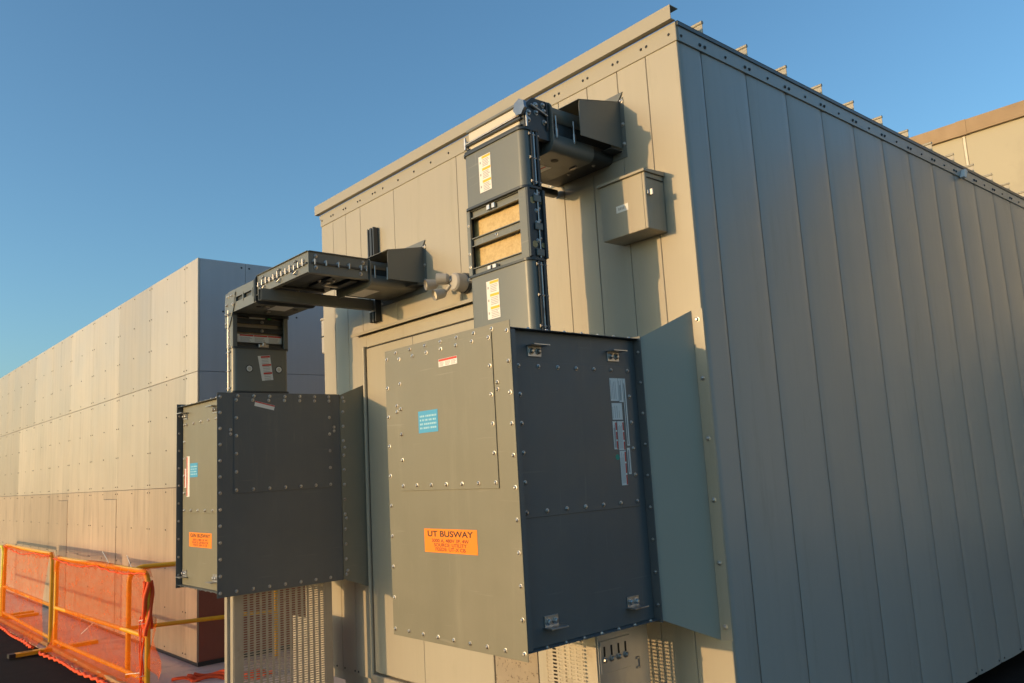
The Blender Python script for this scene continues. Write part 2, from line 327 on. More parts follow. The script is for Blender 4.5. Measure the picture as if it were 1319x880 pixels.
# roof sheet, fascia, drip edge, ribs
rf = MB().box(LX-0.03, -0.005, 0.0, DY+0.05, ZT-0.03, ZT-0.002); roof = rf.build('roof', 'tan_trim', E_)
MB().box(-0.0048, 0.017, -0.0, DY+0.05, ZT+0.0005, ZT+0.004, 0.001).box(0.0100, 0.017, -0.0, DY+0.05, ZT-0.020, ZT, 0.001).build('drip_edge', 'grey_shade', roof)  # dark colour paints in the shadow band under the roof edge
f = MB().box(LX-0.045, 0.004, -0.038, -0.035, ZT+0.006, ZT+0.083); f.box(LX-0.045, 0.004, -0.0345, 0.03, ZT+0.0795, ZT+0.083); f.box(LX-0.045, 0.004, -0.0345, 0.0, ZT+0.006, ZT+0.0095)
f.build('fascia', 'tan_trim', roof)
for k in range(25):
    y = 0.255 + 0.4195*k
    r_ = MB().box(-3.7, -0.008, y-0.002, y+0.002, ZT-0.001, ZT+0.085); r_.tube((-3.7, y, ZT+0.088), (-0.006, y, ZT+0.088), 0.0105, 8)
    r_.build('roof_rib', 'tan_trim', roof)
# door with frame and drip cap
DX0, DX1 = -3.035, -1.66; DZ0, DZ1 = 0.24, 2.592
d = MB().prism([(0.0, 2.742), (-0.045, 2.727), (-0.065, 2.723), (-0.065, 2.700), (-0.058, 2.700), (-0.056, 2.708), (0.0, 2.715)], 'x', -3.18, -1.50)
door = thing_door = MB().box(DX0+0.018, -2.4015, -0.028, -0.001, DZ0+0.02, DZ1, 0.003).build('door', 'tan', E_)
MB().box(-2.3985, DX1-0.018, -0.028, -0.001, DZ0+0.02, DZ1, 0.003).build('door', 'tan', E_)
d.build('drip_cap', 'tan_trim', E_)
fr = MB(); fr.box(DX0-0.10, DX0+0.012, -0.020, -0.0005, 0.20, 2.699, 0.002); fr.box(DX1-0.012, DX1+0.08, -0.020, -0.0005, 0.20, 2.699, 0.002); fr.box(DX0+0.0125, DX1-0.0125, -0.020, -0.0005, DZ1+0.014, 2.699, 0.002)
fr.build('door_frame', 'tan', E_)
MB().box(DX0+0.0125, DX1-0.0125, -0.05, -0.0005, 0.195, DZ0+0.008, 0.004).build('door_sill', 'galv', E_)
MB().path([(DX0-0.005, -0.034, 0.235), (DX0-0.005, -0.034, 2.61)], 0.016, 10).build('hinge_rod', 'tan_trim', E_)
MB().box(DX0+0.013, DX1-0.013, -0.012, -0.0008, DZ1+0.0005, DZ1+0.0135).build('door_gasket', 'black', E_)

# small white tag light clipped on the side trim
t = MB().prism([(3.62, 3.728), (3.66, 3.722), (3.715, 3.79), (3.675, 3.80)], 'x', 0.012, 0.045)
t.tube((0.03, 3.70, 3.795), (0.0105, 3.74, 3.765), 0.006, 6)
t.build('clip_light', 'ties', label='small white clip-on light hanging from the trim of the shaded side wall', cat='light')

# ------------------------------------------------------------------ left panelled building
SX, SY = -5.5, -0.385
S_ = thing('panelled_building', (SX, SY, 0), 'long bare-metal panelled building with three rows of screwed panels behind orange barrier', 'building')
MB().box(-48, SX-0.02, SY+0.02, 6.0, 0.0, 3.80).build('wall_core', 'duct_dark', S_)
cols = [SX, -5.82, -6.885, -8.03, -9.145, -10.27] + [-10.27-1.107*k for k in range(1, 34)]
rows = [0.055, 1.632, 2.722, 3.838]; sc = MB()
for i in range(len(cols)-1):
    for j in range(3):
        x1, x0 = cols[i], cols[i+1]; z0, z1 = rows[j], rows[j+1]
        if j == 0 and i in (3, 5):         # a narrow hatch cut into the lower panel
            xs = x0+(0.49 if i == 3 else 0.0) if i == 3 else x1
            spl = -7.49 if i == 2 else (x1-0.54)
            spl = x1-0.53
            MB().box(x0+0.0015, spl-0.004, SY, SY+0.02, z0, z1-0.0015, 0.0025).build('wall_panel', ('shed' if j else 'shed_low'), S_)
            MB().box(spl+0.002, x1-0.0015, SY-0.006, SY+0.02, z0, z1-0.10, 0.003).build('wall_panel', ('shed' if j else 'shed_low'), S_)
            MB().box(spl+0.002, x1-0.0015, SY, SY+0.02, z1-0.097, z1-0.0015, 0.0025).build('wall_panel', ('shed' if j else 'shed_low'), S_)
        else:
            MB().box(x0+0.0015, x1-(0.0015 if i else 0), SY, SY+0.02, z0+(0.0015 if j else 0), z1-(0.0015 if j < 2 else 0), 0.0025).build('wall_panel', ('shed' if j else 'shed_low'), S_)
        if i < 16:
            for q in range(4 if j else 5):
                z = z0+0.04 + (z1-z0-0.08)*q/((4 if j else 5)-1)
                for x in ((x0+0.035, x0-0.035) if q else (x0+0.035, x0-0.035)): sc.bolt((x, SY-0.0005, z), (0, -1, 0), 0.0065)
                if i: sc.bolt(((x0+x1)/2, SY-0.0005, z), (0, -1, 0), 0.0065)
yy = [SY+0.0205, 0.095, 1.2, 2.3, 3.4, 4.5, 5.6]
for i in range(len(yy)-1):
    for z0, z1 in ((0.055, 1.3), (1.3, 2.722), (2.722, 3.838)):
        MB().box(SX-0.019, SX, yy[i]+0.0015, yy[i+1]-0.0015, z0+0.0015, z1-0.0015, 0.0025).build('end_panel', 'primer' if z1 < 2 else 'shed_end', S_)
        for y in (yy[i+1]-0.04, yy[i+1]+0.04): sc.bolt((SX, y, z1-0.05), (1, 0, 0), 0.009)
        sc.bolt((SX, (yy[i]+yy[i+1])/2, z0+0.6), (1, 0, 0), 0.009)
sc.build('panel_screws', 'duct_dark', S_, kind='stuff')
MB().box(-48, SX-0.04, SY+0.05, 5.9, 3.81, 3.83).build('roof', 'shed', S_)

# small grey box on the hidden left flank of the enclosure
t = thing('meter_box', (LX, 0.1, 2.6), 'small pale wall box sticking out past the left edge of the tan enclosure', 'wall box')
MB().box(LX-0.062, LX-0.002, 0.012, 0.25, 2.665, 2.945, 0.006).build('housing', 'lampwhite', t)
MB().box(LX-0.070, LX-0.002, 0.006, 0.256, 2.9455, 2.962, 0.004).build('lid', 'lampwhite', t)
MB().box(LX-0.066, LX-0.020, 0.007, 0.0115, 2.80, 2.812, 0.002).build('latch', 'duct_dark', t)

# ------------------------------------------------------------------ concrete building far right
C_ = thing('concrete_building', (2, 12, 0), 'tall beige precast concrete building with bronze coping beyond the enclosure roof', 'building')
jx = [-16, -10, -2.6, 4.8, 12.2, 19.6]
for i in range(len(jx)-1): MB().box(jx[i]+0.012, jx[i+1]-0.012, 12.0, 12.4, 0, 7.0, 0.02).build('wall_panel', 'concrete', C_)
MB().box(-15.9, 19.5, 12.3, 24, 0, 6.95).build('wall_core', 'concrete', C_)
MB().prism([(11.93, 6.98), (11.93, 7.24), (12.5, 7.27), (12.5, 6.98)], 'x', -16.05, -2.61).build('coping', 'coping', C_)
MB().prism([(11.93, 6.98), (11.93, 7.24), (12.5, 7.27), (12.5, 6.98)], 'x', -2.59, 19.65).build('coping', 'coping', C_)
MB().prism([(11.925, 6.975), (11.925, 7.246), (12.51, 7.277), (12.51, 6.975)], 'x', -2.68, -2.52).build('coping_splice', 'coping', C_)
MB().box(-2.62, -2.58, 11.992, 12.0, 0, 6.97).build('joint_sealant', 'cream', C_)

# ------------------------------------------------------------------ label builder (front -y or side +x)
def P3(face, u, w_, depth):      # face 'y': u=x, w=z, depth=y ; face 'x': u=y, w=z, depth=x
    return (u, depth, w_) if face == 'y' else (depth, u, w_)
def plate(mb, face, u0, u1, w0, w1, d0, d1, b=0):
    if face == 'y': return mb.box(u0, u1, d0, d1, w0, w1, b)
    return mb.box(d0, d1, u0, u1, w0, w1, b)
def sticker(face, u0, u1, w0, w1, d, sgn, parent, m='white', name='label_sticker', label=None):
    o = plate(MB(), face, u0, u1, w0, w1, d, d+sgn*0.0012).build(name, m, parent, label); return o
def print_lines(st, face, d, sgn, m, rects):
    mb = MB()
    for (u0, u1, w0, w1) in rects: plate(mb, face, u0, u1, w0, w1, d+sgn*0.0012, d+sgn*0.0016)
    mb.build('printing', m, st, kind='stuff')
def lines(u0, u1, w0, w1, n, jit=0.25, fill=0.45):
    out = []; p = (w1-w0)/n
    for i in range(n):
        e = u1 - (u1-u0)*random.uniform(0, jit); c = w1 - p*(i+0.5); out.append((u0, e, c-p*fill/2, c+p*fill/2))
    return out
def orange_label(face_y, x0, x1, z0, z1, parent, rows_):
    st = sticker('y', x0, x1, z0, z1, face_y, -1, parent, 'orange'); W = x1-x0; H = z1-z0; cx = (x0+x1)/2
    text(rows_[0][0], 0.34*H, fm(cx, face_y-0.0016, z1-0.22*H), 'ink', st, width=rows_[0][1]*W)
    for k, (s_, wf) in enumerate(rows_[1:]): text(s_, 0.20*H, fm(cx, face_y-0.0016, z1-(0.50+0.18*k)*H), 'redink', st, width=wf*W)
def blue_label(face_y, x0, x1, z0, z1, parent):
    st = sticker('y', x0, x1, z0, z1, face_y, -1, parent, 'blue'); r_ = []
    for k in range(4):
        x = x0+0.08*(x1-x0); zc = z1-(0.24+0.18*k)*(z1-z0)
        while x < x1-0.12*(x1-x0):
            w_ = random.uniform(0.006, 0.016); r_.append((x, min(x+w_, x1-0.01), zc-0.005, zc+0.004)); x += w_+random.choice((0.003, 0.003, 0.009))
    print_lines(st, 'y', face_y, -1, 'paleprint', r_)
def lug(parent, face, u, w_, d, sgn, up):
    mb = MB(); plate(mb, face, u-0.04, u+0.04, w_-0.024, w_+0.024, d, d+sgn*0.006, 0.001)
    zz = w_+0.024 if up else w_-0.024
    plate(mb, face, u-0.046, u+0.052, zz-0.003, zz+0.003, d, d+sgn*0.055, 0.001)
    o = mb.build('mounting_lug', 'zinc', parent)
    b = MB()
    for q in (-0.021, 0.021): b.bolt(P3(face, u+q, w_, d+sgn*0.006), (0, sgn, 0) if face == 'y' else (sgn, 0, 0), 0.0145)
    b.build('lug_bolts', 'zinc', o, kind='stuff')

# ------------------------------------------------------------------ utility junction box (front plate y=-0.97)
UY = -0.97; UX0, UX1 = -1.29, -0.30; UZ0, UZ1 = 0.868, 2.276; UB = -0.125
U_ = thing('junction_box', (-0.8, -0.55, UZ0), 'big grey bolted switchgear box marked UT BUSWAY with sunlit front', 'electrical box')
MB().box(UX0+0.03, UX1-0.035, UY+0.004, UB, UZ0+0.035, UZ1-0.035, 0.003).build('body', 'grey_shade', U_, label='dark shaded side of the box')
fp = MB().box(UX0, UX1, UY, UY+0.0035, UZ0, UZ1, 0.001).build('front_plate', 'grey', U_)
cp = MB().box(-1.172, -0.422, UY-0.0045, UY-0.0004, 1.563, 2.241, 0.0008).build('cover_plate', 'grey', U_)
for z0, z1 in ((UZ0+0.032, UZ0+0.0345), (UZ1-0.0345, UZ1-0.032)):
    MB().box(UX0+0.01, UX1, UY+0.004, UB, z0, z1).build('flange', 'grey_shade', U_)
MB().box(UX0+0.004, UX1+0.012, UB-0.0, UB+0.004, UZ0+0.02, UZ1-0.02, 0.001).build('rear_flange', 'grey_shade', U_)
MB().box(UX1-0.003, UX1, UY+0.004, UY+0.03, UZ0+0.04, UZ1-0.04).build('flange', 'grey_shade', U_)
SXP = MB().box(UX1-0.0345, UX1-0.0315, -0.927, -0.166, 1.432, 2.104, 0.0008).build('side_cover', 'grey_shade', U_)
b = MB(); nr = (0, -1, 0)
for z in lin(UZ1-0.045, UZ0+0.03, 10): b.bolt((UX0+0.02, UY, z), nr)
for z in lin(UZ1-0.045, UZ0+0.03, 11): b.bolt((UX1-0.02, UY, z), nr)
for x in lin(UX0+0.105, UX1-0.12, 7): b.bolt((x, UY, UZ1-0.022), nr)
for x in lin(UX0+0.02, UX1-0.02, 9)[1:-1]: b.bolt((x, UY, UZ0+0.03), nr)
for x in lin(-1.15, -0.44, 7): b.bolt((x, UY-0.0045, 2.218), nr); b.bolt((x, UY-0.0045, 1.587), nr)
for z in lin(2.218, 1.587, 6)[1:-1]: b.bolt((-1.15, UY-0.0045, z), nr); b.bolt((-0.44, UY-0.0045, z), nr)
for z in (1.985, 1.955): b.bolt((-1.19, UY, z), nr); b.bolt((-0.40, UY, z+0.03), nr)
b.build('bolts', 'zinc', U_, kind='stuff')
b = MB(); nr = (1, 0, 0); xx = UX1-0.0315
for y in lin(-0.905, -0.19, 7): b.bolt((xx, y, 2.083), nr); b.bolt((xx, y, 1.455), nr)
for z in lin(2.083, 1.455, 6)[1:-1]: b.bolt((xx, -0.905, z), nr); b.bolt((xx, -0.19, z), nr)
for y in lin(-0.85, -0.18, 7): b.bolt((UX1-0.015, y, UZ1-0.032), (0, 0, 1), 0.009); b.bolt((UX1-0.015, y, UZ0+0.0345), (0, 0, 1), 0.009)
for z in lin(UZ1-0.1, UZ0+0.1, 9): b.bolt((UX1-0.008, UB, z), (0, -1, 0), 0.008)
b.build('side_bolts', 'zinc', U_, kind='stuff')
for (y, z, up) in ((-0.805, 2.150, True), (-0.287, 2.150, True), (-0.80, 1.000, False), (-0.275, 1.003, False)): lug(U_, 'x', y, z, UX1-0.035, 1, up)
orange_label(UY, -0.993, -0.592, 1.277, 1.385, U_, [('UT BUSWAY', 0.86), ('3000 A, 480V 3P, 4W', 0.70), ('SOURCE: UTILITY', 0.62), ('FEEDS: UT-X CB', 0.57)])
blue_label(UY-0.0045, -1.0, -0.841, 1.835, 1.940, U_)
st = sticker('y', -0.816, -0.672, 2.134, 2.171, UY-0.0045, -1, U_)
print_lines(st, 'y', UY-0.0045, -1, 'red', [(-0.814, -0.674, 2.160, 2.170)])
print_lines(st, 'y', UY-0.0045, -1, 'greyink', [r_ for k in range(3) for r_ in lines(-0.81+0.046*k, -0.772+0.046*k, 2.137, 2.157, 4)])
def side_labels():
    x = UX1-0.0315
    for (y0, y1, z0, z1, red) in ((-0.325, -0.268, 1.935, 2.045, None), (-0.265, -0.235, 1.93, 2.045, None), (-0.322, -0.25, 1.845, 1.925, None), (-0.232, -0.213, 1.72, 2.045, None),
                                  (-0.325, -0.298, 1.705, 1.838, 1), (-0.292, -0.248, 1.70, 1.838, 1), (-0.290, -0.248, 1.535, 1.697, 1), (-0.236, -0.216, 1.585, 1.71, None)):
        s_ = sticker('x', y0, y1, z0, z1, x, 1, U_)
        print_lines(s_, 'x', x, 1, 'greyink', [(y0+0.004+(y1-y0-0.014)*k/4, y0+0.004+(y1-y0-0.014)*k/4+0.0025, z0+0.008, z1-0.008-random.uniform(0, 0.03)) for k in range(4)])
        if red: print_lines(s_, 'x', x, 1, 'red', [(y1-0.009, y1-0.001, z0+0.002+(z1-z0)*k/3, z0-0.006+(z1-z0)*(k+1)/3) for k in range(3)])
    MB().tube((x, -0.308, 1.668), (x+0.0015, -0.308, 1.668), 0.0135, 16).build('inspection_dot', 'teal', U_)
side_labels()
def wing(root, bx, by, bz0, bz1, wx, wz0, wz1, m, nb, fm_):
    MB().slab([(bx, by, bz0), (bx, by, bz1), (wx, -0.0045, wz1), (wx, -0.0045, wz0)], (-0.002, 0.003, 0)).build('flared_collar', m, root)
    MB().box(wx, wx+0.062, -0.004, -0.0005, wz0, wz1, 0.001).build('collar_flange', fm_, root)
    MB().slab([(bx, by, bz1), (bx-0.6, by, bz1), (bx-0.6, -0.0045, bz1), (wx-0.004, -0.0045, bz1)], (0, 0, -0.002)).build('collar_top', m, root)
    MB().slab([(bx, by, bz0), (bx-0.6, by, bz0), (bx-0.6, -0.0045, bz0), (wx-0.004, -0.0045, bz0)], (0, 0, 0.002)).build('collar_bottom', m, root)
    q = MB()
    for z in lin(wz1-0.05, wz0+0.06, nb): q.bolt((wx+0.03, -0.004, z), (0, -1, 0), 0.012)
    q.build('collar_bolts', 'zinc', root, kind='stuff')
settle(U_, (-0.629, -0.699, 0.911), 0.9447)
wing(U_, -0.153, -0.293, 0.940, 2.213, -0.055, 0.815, 2.352, 'collar', 6, 'tan')

# ------------------------------------------------------------------ generator junction box (big plate on x=-3.3)
GX = -3.20; GY0, GY1 = -1.099, -0.164; GZ0, GZ1 = 0.904, 2.264; GL = -3.985
G_ = thing('junction_box', (-3.7, -0.55, GZ0), 'grey bolted switchgear box marked GEN BUSWAY left of the door', 'electrical box')
MB().box(GL+0.03, GX-0.0045, GY0+0.04, GY1, GZ0+0.035, GZ1-0.035, 0.003).build('body', 'grey', G_)
MB().box(GX-0.004, GX, GY0, GY1, GZ0, GZ1, 0.001).build('side_plate', 'grey_shade', G_)
MB().box(GL, GL+0.004, GY0+0.002, GY1, GZ0+0.01, GZ1-0.01, 0.001).build('side_plate', 'grey_shade', G_)
MB().box(GX+0.0004, GX+0.0045, -0.984, -0.235, 1.5755, 2.232, 0.001).build('cover_plate', 'grey_shade', G_)
MB().box(GL+0.06, GX-0.0045, GY0+0.0355, GY0+0.0395, 1.449, 2.112, 0.001).build('front_cover', 'grey', G_)
for z0, z1 in ((GZ0+0.032, GZ0+0.0345), (GZ1-0.0345, GZ1-0.032)): MB().box(GL+0.005, GX-0.005, GY0+0.006, GY1, z0, z1).build('flange', 'grey_shade', G_)
b = MB(); nr = (1, 0, 0)
for z in lin(GZ1-0.03, GZ0+0.03, 13): b.bolt((GX, GY0+0.02, z), nr, 0.0105)
for y in lin(GY0+0.145, GY1-0.09, 7): b.bolt((GX, y, GZ1-0.022), nr, 0.0105); b.bolt((GX, y-0.015, GZ0+0.03), nr, 0.0105)
for y in lin(-0.967, -0.255, 7): b.bolt((GX+0.0045, y, 2.212), nr, 0.0105); b.bolt((GX+0.0045, y, 1.598), nr, 0.0105)
for z in lin(2.212, 1.598, 6)[1:-1]: b.bolt((GX+0.0045, -0.967, z), nr, 0.0105); b.bolt((GX+0.0045, -0.255, z), nr, 0.0105)
for z in (2.008, 1.979): b.bolt((GX, -1.006, z), nr, 0.010); b.bolt((GX, -0.215, z+0.01), nr, 0.010)
b.build('bolts', 'zinc', G_, kind='stuff')
b = MB(); nr = (0, -1, 0); yf = GY0+0.0355
for x in lin(GL+0.12, GX-0.1, 5): b.bolt((x, yf, 2.092), nr, 0.0105)
for x in lin(GL+0.075, GX-0.03, 6): b.bolt((x, yf, 1.468), nr, 0.0105)
for z in lin(2.092, 1.468, 6)[:-1]: b.bolt((GL+0.075, yf, z), nr, 0.0105)
for z in lin(GZ1-0.1, GZ0+0.1, 10): b.bolt((GL+0.0045, GY0+0.02, z), (1, 0, 0), 0.008)
for x in lin(GL+0.06, GX-0.06, 8): b.bolt((x, GY0+0.02, GZ1-0.032), (0, 0, 1), 0.008); b.bolt((x, GY0+0.02, GZ0+0.032), (0, 0, -1), 0.009)
b.build('front_bolts', 'zinc', G_, kind='stuff')
for (x, z, up) in ((-3.90, 2.156, True), (-3.325, 2.156, True), (-3.90, 1.0215, False), (-3.325, 1.0215, False)): lug(G_, 'y', x, z, GY0+0.04, -1, up)
orange_label(GY0+0.04, -3.818, -3.396, 1.213, 1.314, G_, [('GEN BUSWAY', 0.88), ('3000 A, 480V 3P, 4W', 0.66), ('SOURCE: GENERATOR', 0.72), ('FEEDS: GEN-X CB', 0.60)])
blue_label(yf, -3.794, -3.646, 1.704, 1.805, G_)
st = sticker('y', -3.863, -3.804, 1.5665, 1.858, yf, -1, G_); print_lines(st, 'y', yf, -1, 'red', [(-3.861, -3.843, 1.571, 1.854)])
st = sticker('y', -3.907, -3.873, 1.633, 1.770, yf, -1, G_); print_lines(st, 'y', yf, -1, 'red', [(-3.905, -3.893, 1.637, 1.766)])
st = MB().slab([(GX+0.0046, -0.829, 2.208), (GX+0.0046, -0.684, 2.175), (GX+0.0046, -0.692, 2.141), (GX+0.0046, -0.837, 2.173)], (0.001, 0, 0)).build('label_sticker', 'white', G_)
MB().slab([(GX+0.0057, -0.829, 2.207), (GX+0.0057, -0.685, 2.174), (GX+0.0057, -0.687, 2.166), (GX+0.0057, -0.831, 2.199)], (0.0004, 0, 0)).build('printing', 'red', st)
settle(G_, (-3.591, -0.599, 0.9176), 0.98176)
wing(G_, -3.097, -0.218, 0.9225, 2.248, -3.060, 0.835, 2.336, 'grey', 2, 'grey_shade')
b = MB()
dv = Vector((0.037, 0.218, 0)).normalized(); nn = Vector((dv.y, -dv.x, 0))
for z in lin(2.228, 0.955, 13)+[2.2, 1.86, 1.35, 0.98]: b.bolt(Vector((-3.097, -0.218, z))+dv*(0.02 if z not in (2.2, 1.86, 1.35, 0.98) else 0.03), nn, 0.0105)
b.build('collar_bolts', 'zinc', G_, kind='stuff')

# ------------------------------------------------------------------ utility busway duct
D_ = thing('busway_duct', (-0.7, -0.61, 2.25), 'grey busway duct rising from the UT BUSWAY box and elbowing into the wall', 'busway')
AX0, AX1, AY0, AY1 = -0.935, -0.468, -0.672, -0.552
def shell(z0, z1):
    f_ = MB().prism(rrect(AX0, AX1, AY0, AY0+0.062, 0.036, 6, (0, 0, 1, 1)), 'z', z0, z1, True); o = f_.build('cover', 'duct', D_)
    MB().prism(rrect(AX0, AX1, AY1-0.034, AY1, 0.015, 4, (1, 1, 0, 0)), 'z', z0, z1, True).build('rear_cover', 'duct_dark', D_)
    MB().box(AX0+0.012, AX1-0.006, AY0+0.0625, AY1-0.0345, (2.20 if z0 < 2.4 else z0+0.002), z1-0.002).build('bus_core', 'duct_dark', D_)
    for z in (z0, z1):
        MB().prism(rrect(AX0-0.008, AX1+0.008, AY0-0.008, AY1+0.008, 0.04, 6), 'z', z-0.006, z+0.006, True).build('cover_rim', 'duct_dark', D_)
    for ya in (AY0+0.050, AY0+0.084): MB().box(AX1-0.004, AX1+0.011, ya, ya+0.012, z0+0.008, z1-0.008, 0.002).build('side_strap', 'duct_dark', D_)
    r_ = MB().tube((AX1+0.001, AY0+0.074, z0+0.02), (AX1+0.001, AY0+0.074, z1-0.012), 0.0055, 8)
    for z in lin(z0+0.03, z1-0.025, 3): r_.tube((AX1+0.003, AY0+0.045, z), (AX1+0.003, AY1-0.012, z), 0.0045, 8); r_.tube((AX1+0.003, AY0+0.04, z), (AX1+0.003, AY0+0.05, z), 0.008, 6)
    r_.build('tie_rods', 'zinc', D_, kind='stuff'); return o
lo_ = shell(2.27, 2.625); up_ = shell(2.985, 3.282)
for z0, z1, x0, x1 in ((3.043, 3.236, -0.806, -0.712), (2.381, 2.575, -0.795, -0.699)):
    st = sticker('y', x0, x1, z0, z1, AY0, -1, D_); hh = (z1-z0)/3
    print_lines(st, 'y', AY0, -1, 'ylw_print', [(x0+0.026, x1-0.002, z1-hh*k-0.016, z1-hh*k-0.003) for k in range(3)])
    print_lines(st, 'y', AY0, -1, 'greyink', [r_ for k in range(3) for r_ in lines(x0+0.03, x1-0.006, z1-hh*(k+1)+0.004, z1-hh*k-0.019, 5)] + [(x0+0.008, x0+0.018, z1-hh*k-0.04, z1-hh*k-0.028) for k in range(3)])
# open middle section
MB().box(AX0, AX0+0.028, AY0+0.004, AY0+0.018, 2.632, 2.979, 0.002).build('side_rail', 'duct', D_)
MB().box(AX0, AX0+0.004, AY0+0.0185, AY1, 2.632, 2.979).build('side_plate', 'duct_dark', D_)
MB().box(AX1-0.058, AX1-0.002, AY0+0.004, AY0+0.018, 2.632, 2.979, 0.002).build('side_rail', 'duct', D_)
sp_ = MB().box(AX1-0.006, AX1-0.002, AY0+0.0185, AY1, 2.632, 2.979).build('side_plate', 'duct_dark', D_)
MB().box(AX0+0.0045, AX1-0.0065, AY0+0.05, AY0+0.056, 2.632, 2.979).build('insulation_panel', 'gold', D_)
for z0, z1 in ((2.632, 2.672), (2.785, 2.83), (2.935, 2.979)):
    r_ = MB().box(AX0+0.0285, AX1-0.0585, AY0+0.022, AY0+0.026, z0, z1); r_.box(AX0+0.0285, AX1-0.0585, AY0+0.010, AY0+0.0215, z0, z0+0.004); r_.box(AX0+0.0285, AX1-0.0585, AY0+0.010, AY0+0.0215, z1-0.004, z1)
    r_.build('cross_rail', 'duct', D_)
MB().box(AX1-0.0015, AX1+0.012, AY0+0.004, AY0+0.020, 2.634, 2.977, 0.002).build('side_strap', 'duct_dark', D_)
MB().box(AX1-0.0015, AX1+0.012, AY1-0.016, AY1, 2.634, 2.977, 0.002).build('side_strap', 'duct_dark', D_)
for z in (2.66, 2.79, 2.93): MB().box(AX1-0.0018, AX1+0.008, AY0+0.048, AY0+0.098, z-0.018, z+0.018, 0.003).build('clamp_plate', 'duct', D_)
b = MB()
for z in (2.66, 2.72, 2.81, 2.87, 2.95): b.bolt((AX1-0.002, AY0+0.065, z), (1, 0, 0), 0.009); b.bolt((AX1-0.002, AY0+0.085, z+0.012), (1, 0, 0), 0.008)
b.tube((AX1+0.003, AY0+0.075, 2.635), (AX1+0.003, AY0+0.075, 2.975), 0.004, 6)
b.bolt((-0.72, AY0+0.0215, 2.808), (0, -1, 0), 0.009)
for z in (2.68, 2.75, 2.90): b.bolt((AX0+0.014, AY0+0.004, z), (0, -1, 0), 0.007)
for x in (-0.76, -0.72): b.box(x-0.012, x+0.012, AY0+0.005, AY0+0.021, 2.945, 2.972, 0.002); b.box(x-0.02, x+0.008, AY0-0.002, AY0+0.02, 2.634, 2.655, 0.002)
b.build('clamp_hardware', 'zinc', D_, kind='stuff')
b = MB()
for z in (2.70, 2.92):
    b.tube((AX1-0.002, AY0+0.045, z), (AX1-0.0008, AY0+0.045, z), 0.017, 14); b.tube((AX1-0.002, AY0+0.10, z), (AX1-0.0008, AY0+0.10, z), 0.013, 14)
b.build('insulation_discs', 'gold', sp_)
# elbow
MB().box(AX0+0.03, AX1-0.035, AY0+0.02, AY1, 3.29, 3.408, 0.004).build('elbow_plate', 'cream', D_)
MB().box(AX0+0.02, AX1-0.03, AY0+0.012, AY1+0.03, 3.4085, 3.425, 0.003).build('elbow_cap', 'duct', D_)
b = MB().tube((AX0+0.015, AY0+0.008, 3.345), (AX1-0.02, AY0+0.008, 3.352), 0.006, 8); b.tube((AX0+0.02, AY0+0.005, 3.315), (AX0+0.02, AY0+0.005, 3.38), 0.008, 6)
b.box(AX0+0.008, AX0+0.03, AY0+0.0, AY0+0.03, 3.335, 3.358, 0.003)
b.build('clamp_rod', 'zinc', D_)
MB().box(AX0+0.005, AX0+0.05, AY0+0.02, AY0+0.03, 3.288, 3.325, 0.004).build('bracket', 'duct_dark', D_)
def star(cx, cz, r, n):
    return [(cx + (r if k % 2 else r*0.86)*math.cos(R(360*k/n+8)), cz + (r if k % 2 else r*0.86)*math.sin(R(360*k/n+8))) for k in range(n)]
MB().prism(star(-0.478, 3.388, 0.043, 14), 'y', AY0-0.002, AY0+0.014).build('hub_bracket', 'chrome_sky', D_)
MB().slab([(AX1-0.028, AY0+0.02, 3.29), (AX1-0.028, AY0+0.02, 3.40), (AX1-0.028, AY0+0.08, 3.455), (AX1-0.028, AY0+0.19, 3.455), (AX1-0.028, AY0+0.19, 3.25), (AX1-0.028, AY1-0.01, 3.25), (AX1-0.028, AY1-0.03, 3.29)], (0.03, 0, 0)).build('elbow_side', 'duct_dark', D_)
b = MB()
for y, z in ((AY0+0.045, 3.33), (AY0+0.10, 3.38), (AY0+0.10, 3.42), (AY0+0.155, 3.34), (AY0+0.155, 3.40), (AY0+0.15, 3.43), (AY0+0.05, 3.37)): b.bolt((AX1+0.002, y, z), (1, 0, 0), 0.013)
b.tube((AX1+0.012, AY0+0.06, 3.41), (AX1+0.012, AY0+0.17, 3.375), 0.006, 8); b.tube((AX1+0.008, AY0+0.03, 3.29), (AX1+0.008, AY0+0.03, 3.36), 0.006, 8)
b.build('elbow_bolts', 'zinc', D_, kind='stuff')
MB().prism(rrect(AX0-0.02, AX1+0.022, 3.20, 3.468, 0.05, 6), 'y', AY0+0.192, AY0+0.200, True).build('joint_flange', 'duct', D_)
MB().prism(rrect(AX0-0.012, AX1+0.014, 3.29, 3.462, 0.03, 5), 'y', AY0+0.165, AY0+0.172, True).build('joint_flange', 'duct_dark', D_)
for z in (3.30, 3.335): MB().box(AX0+0.01, AX1-0.01, AY0+0.004, AY1, z-0.004, z+0.004, 0.001).build('elbow_flange', 'duct_dark', D_)
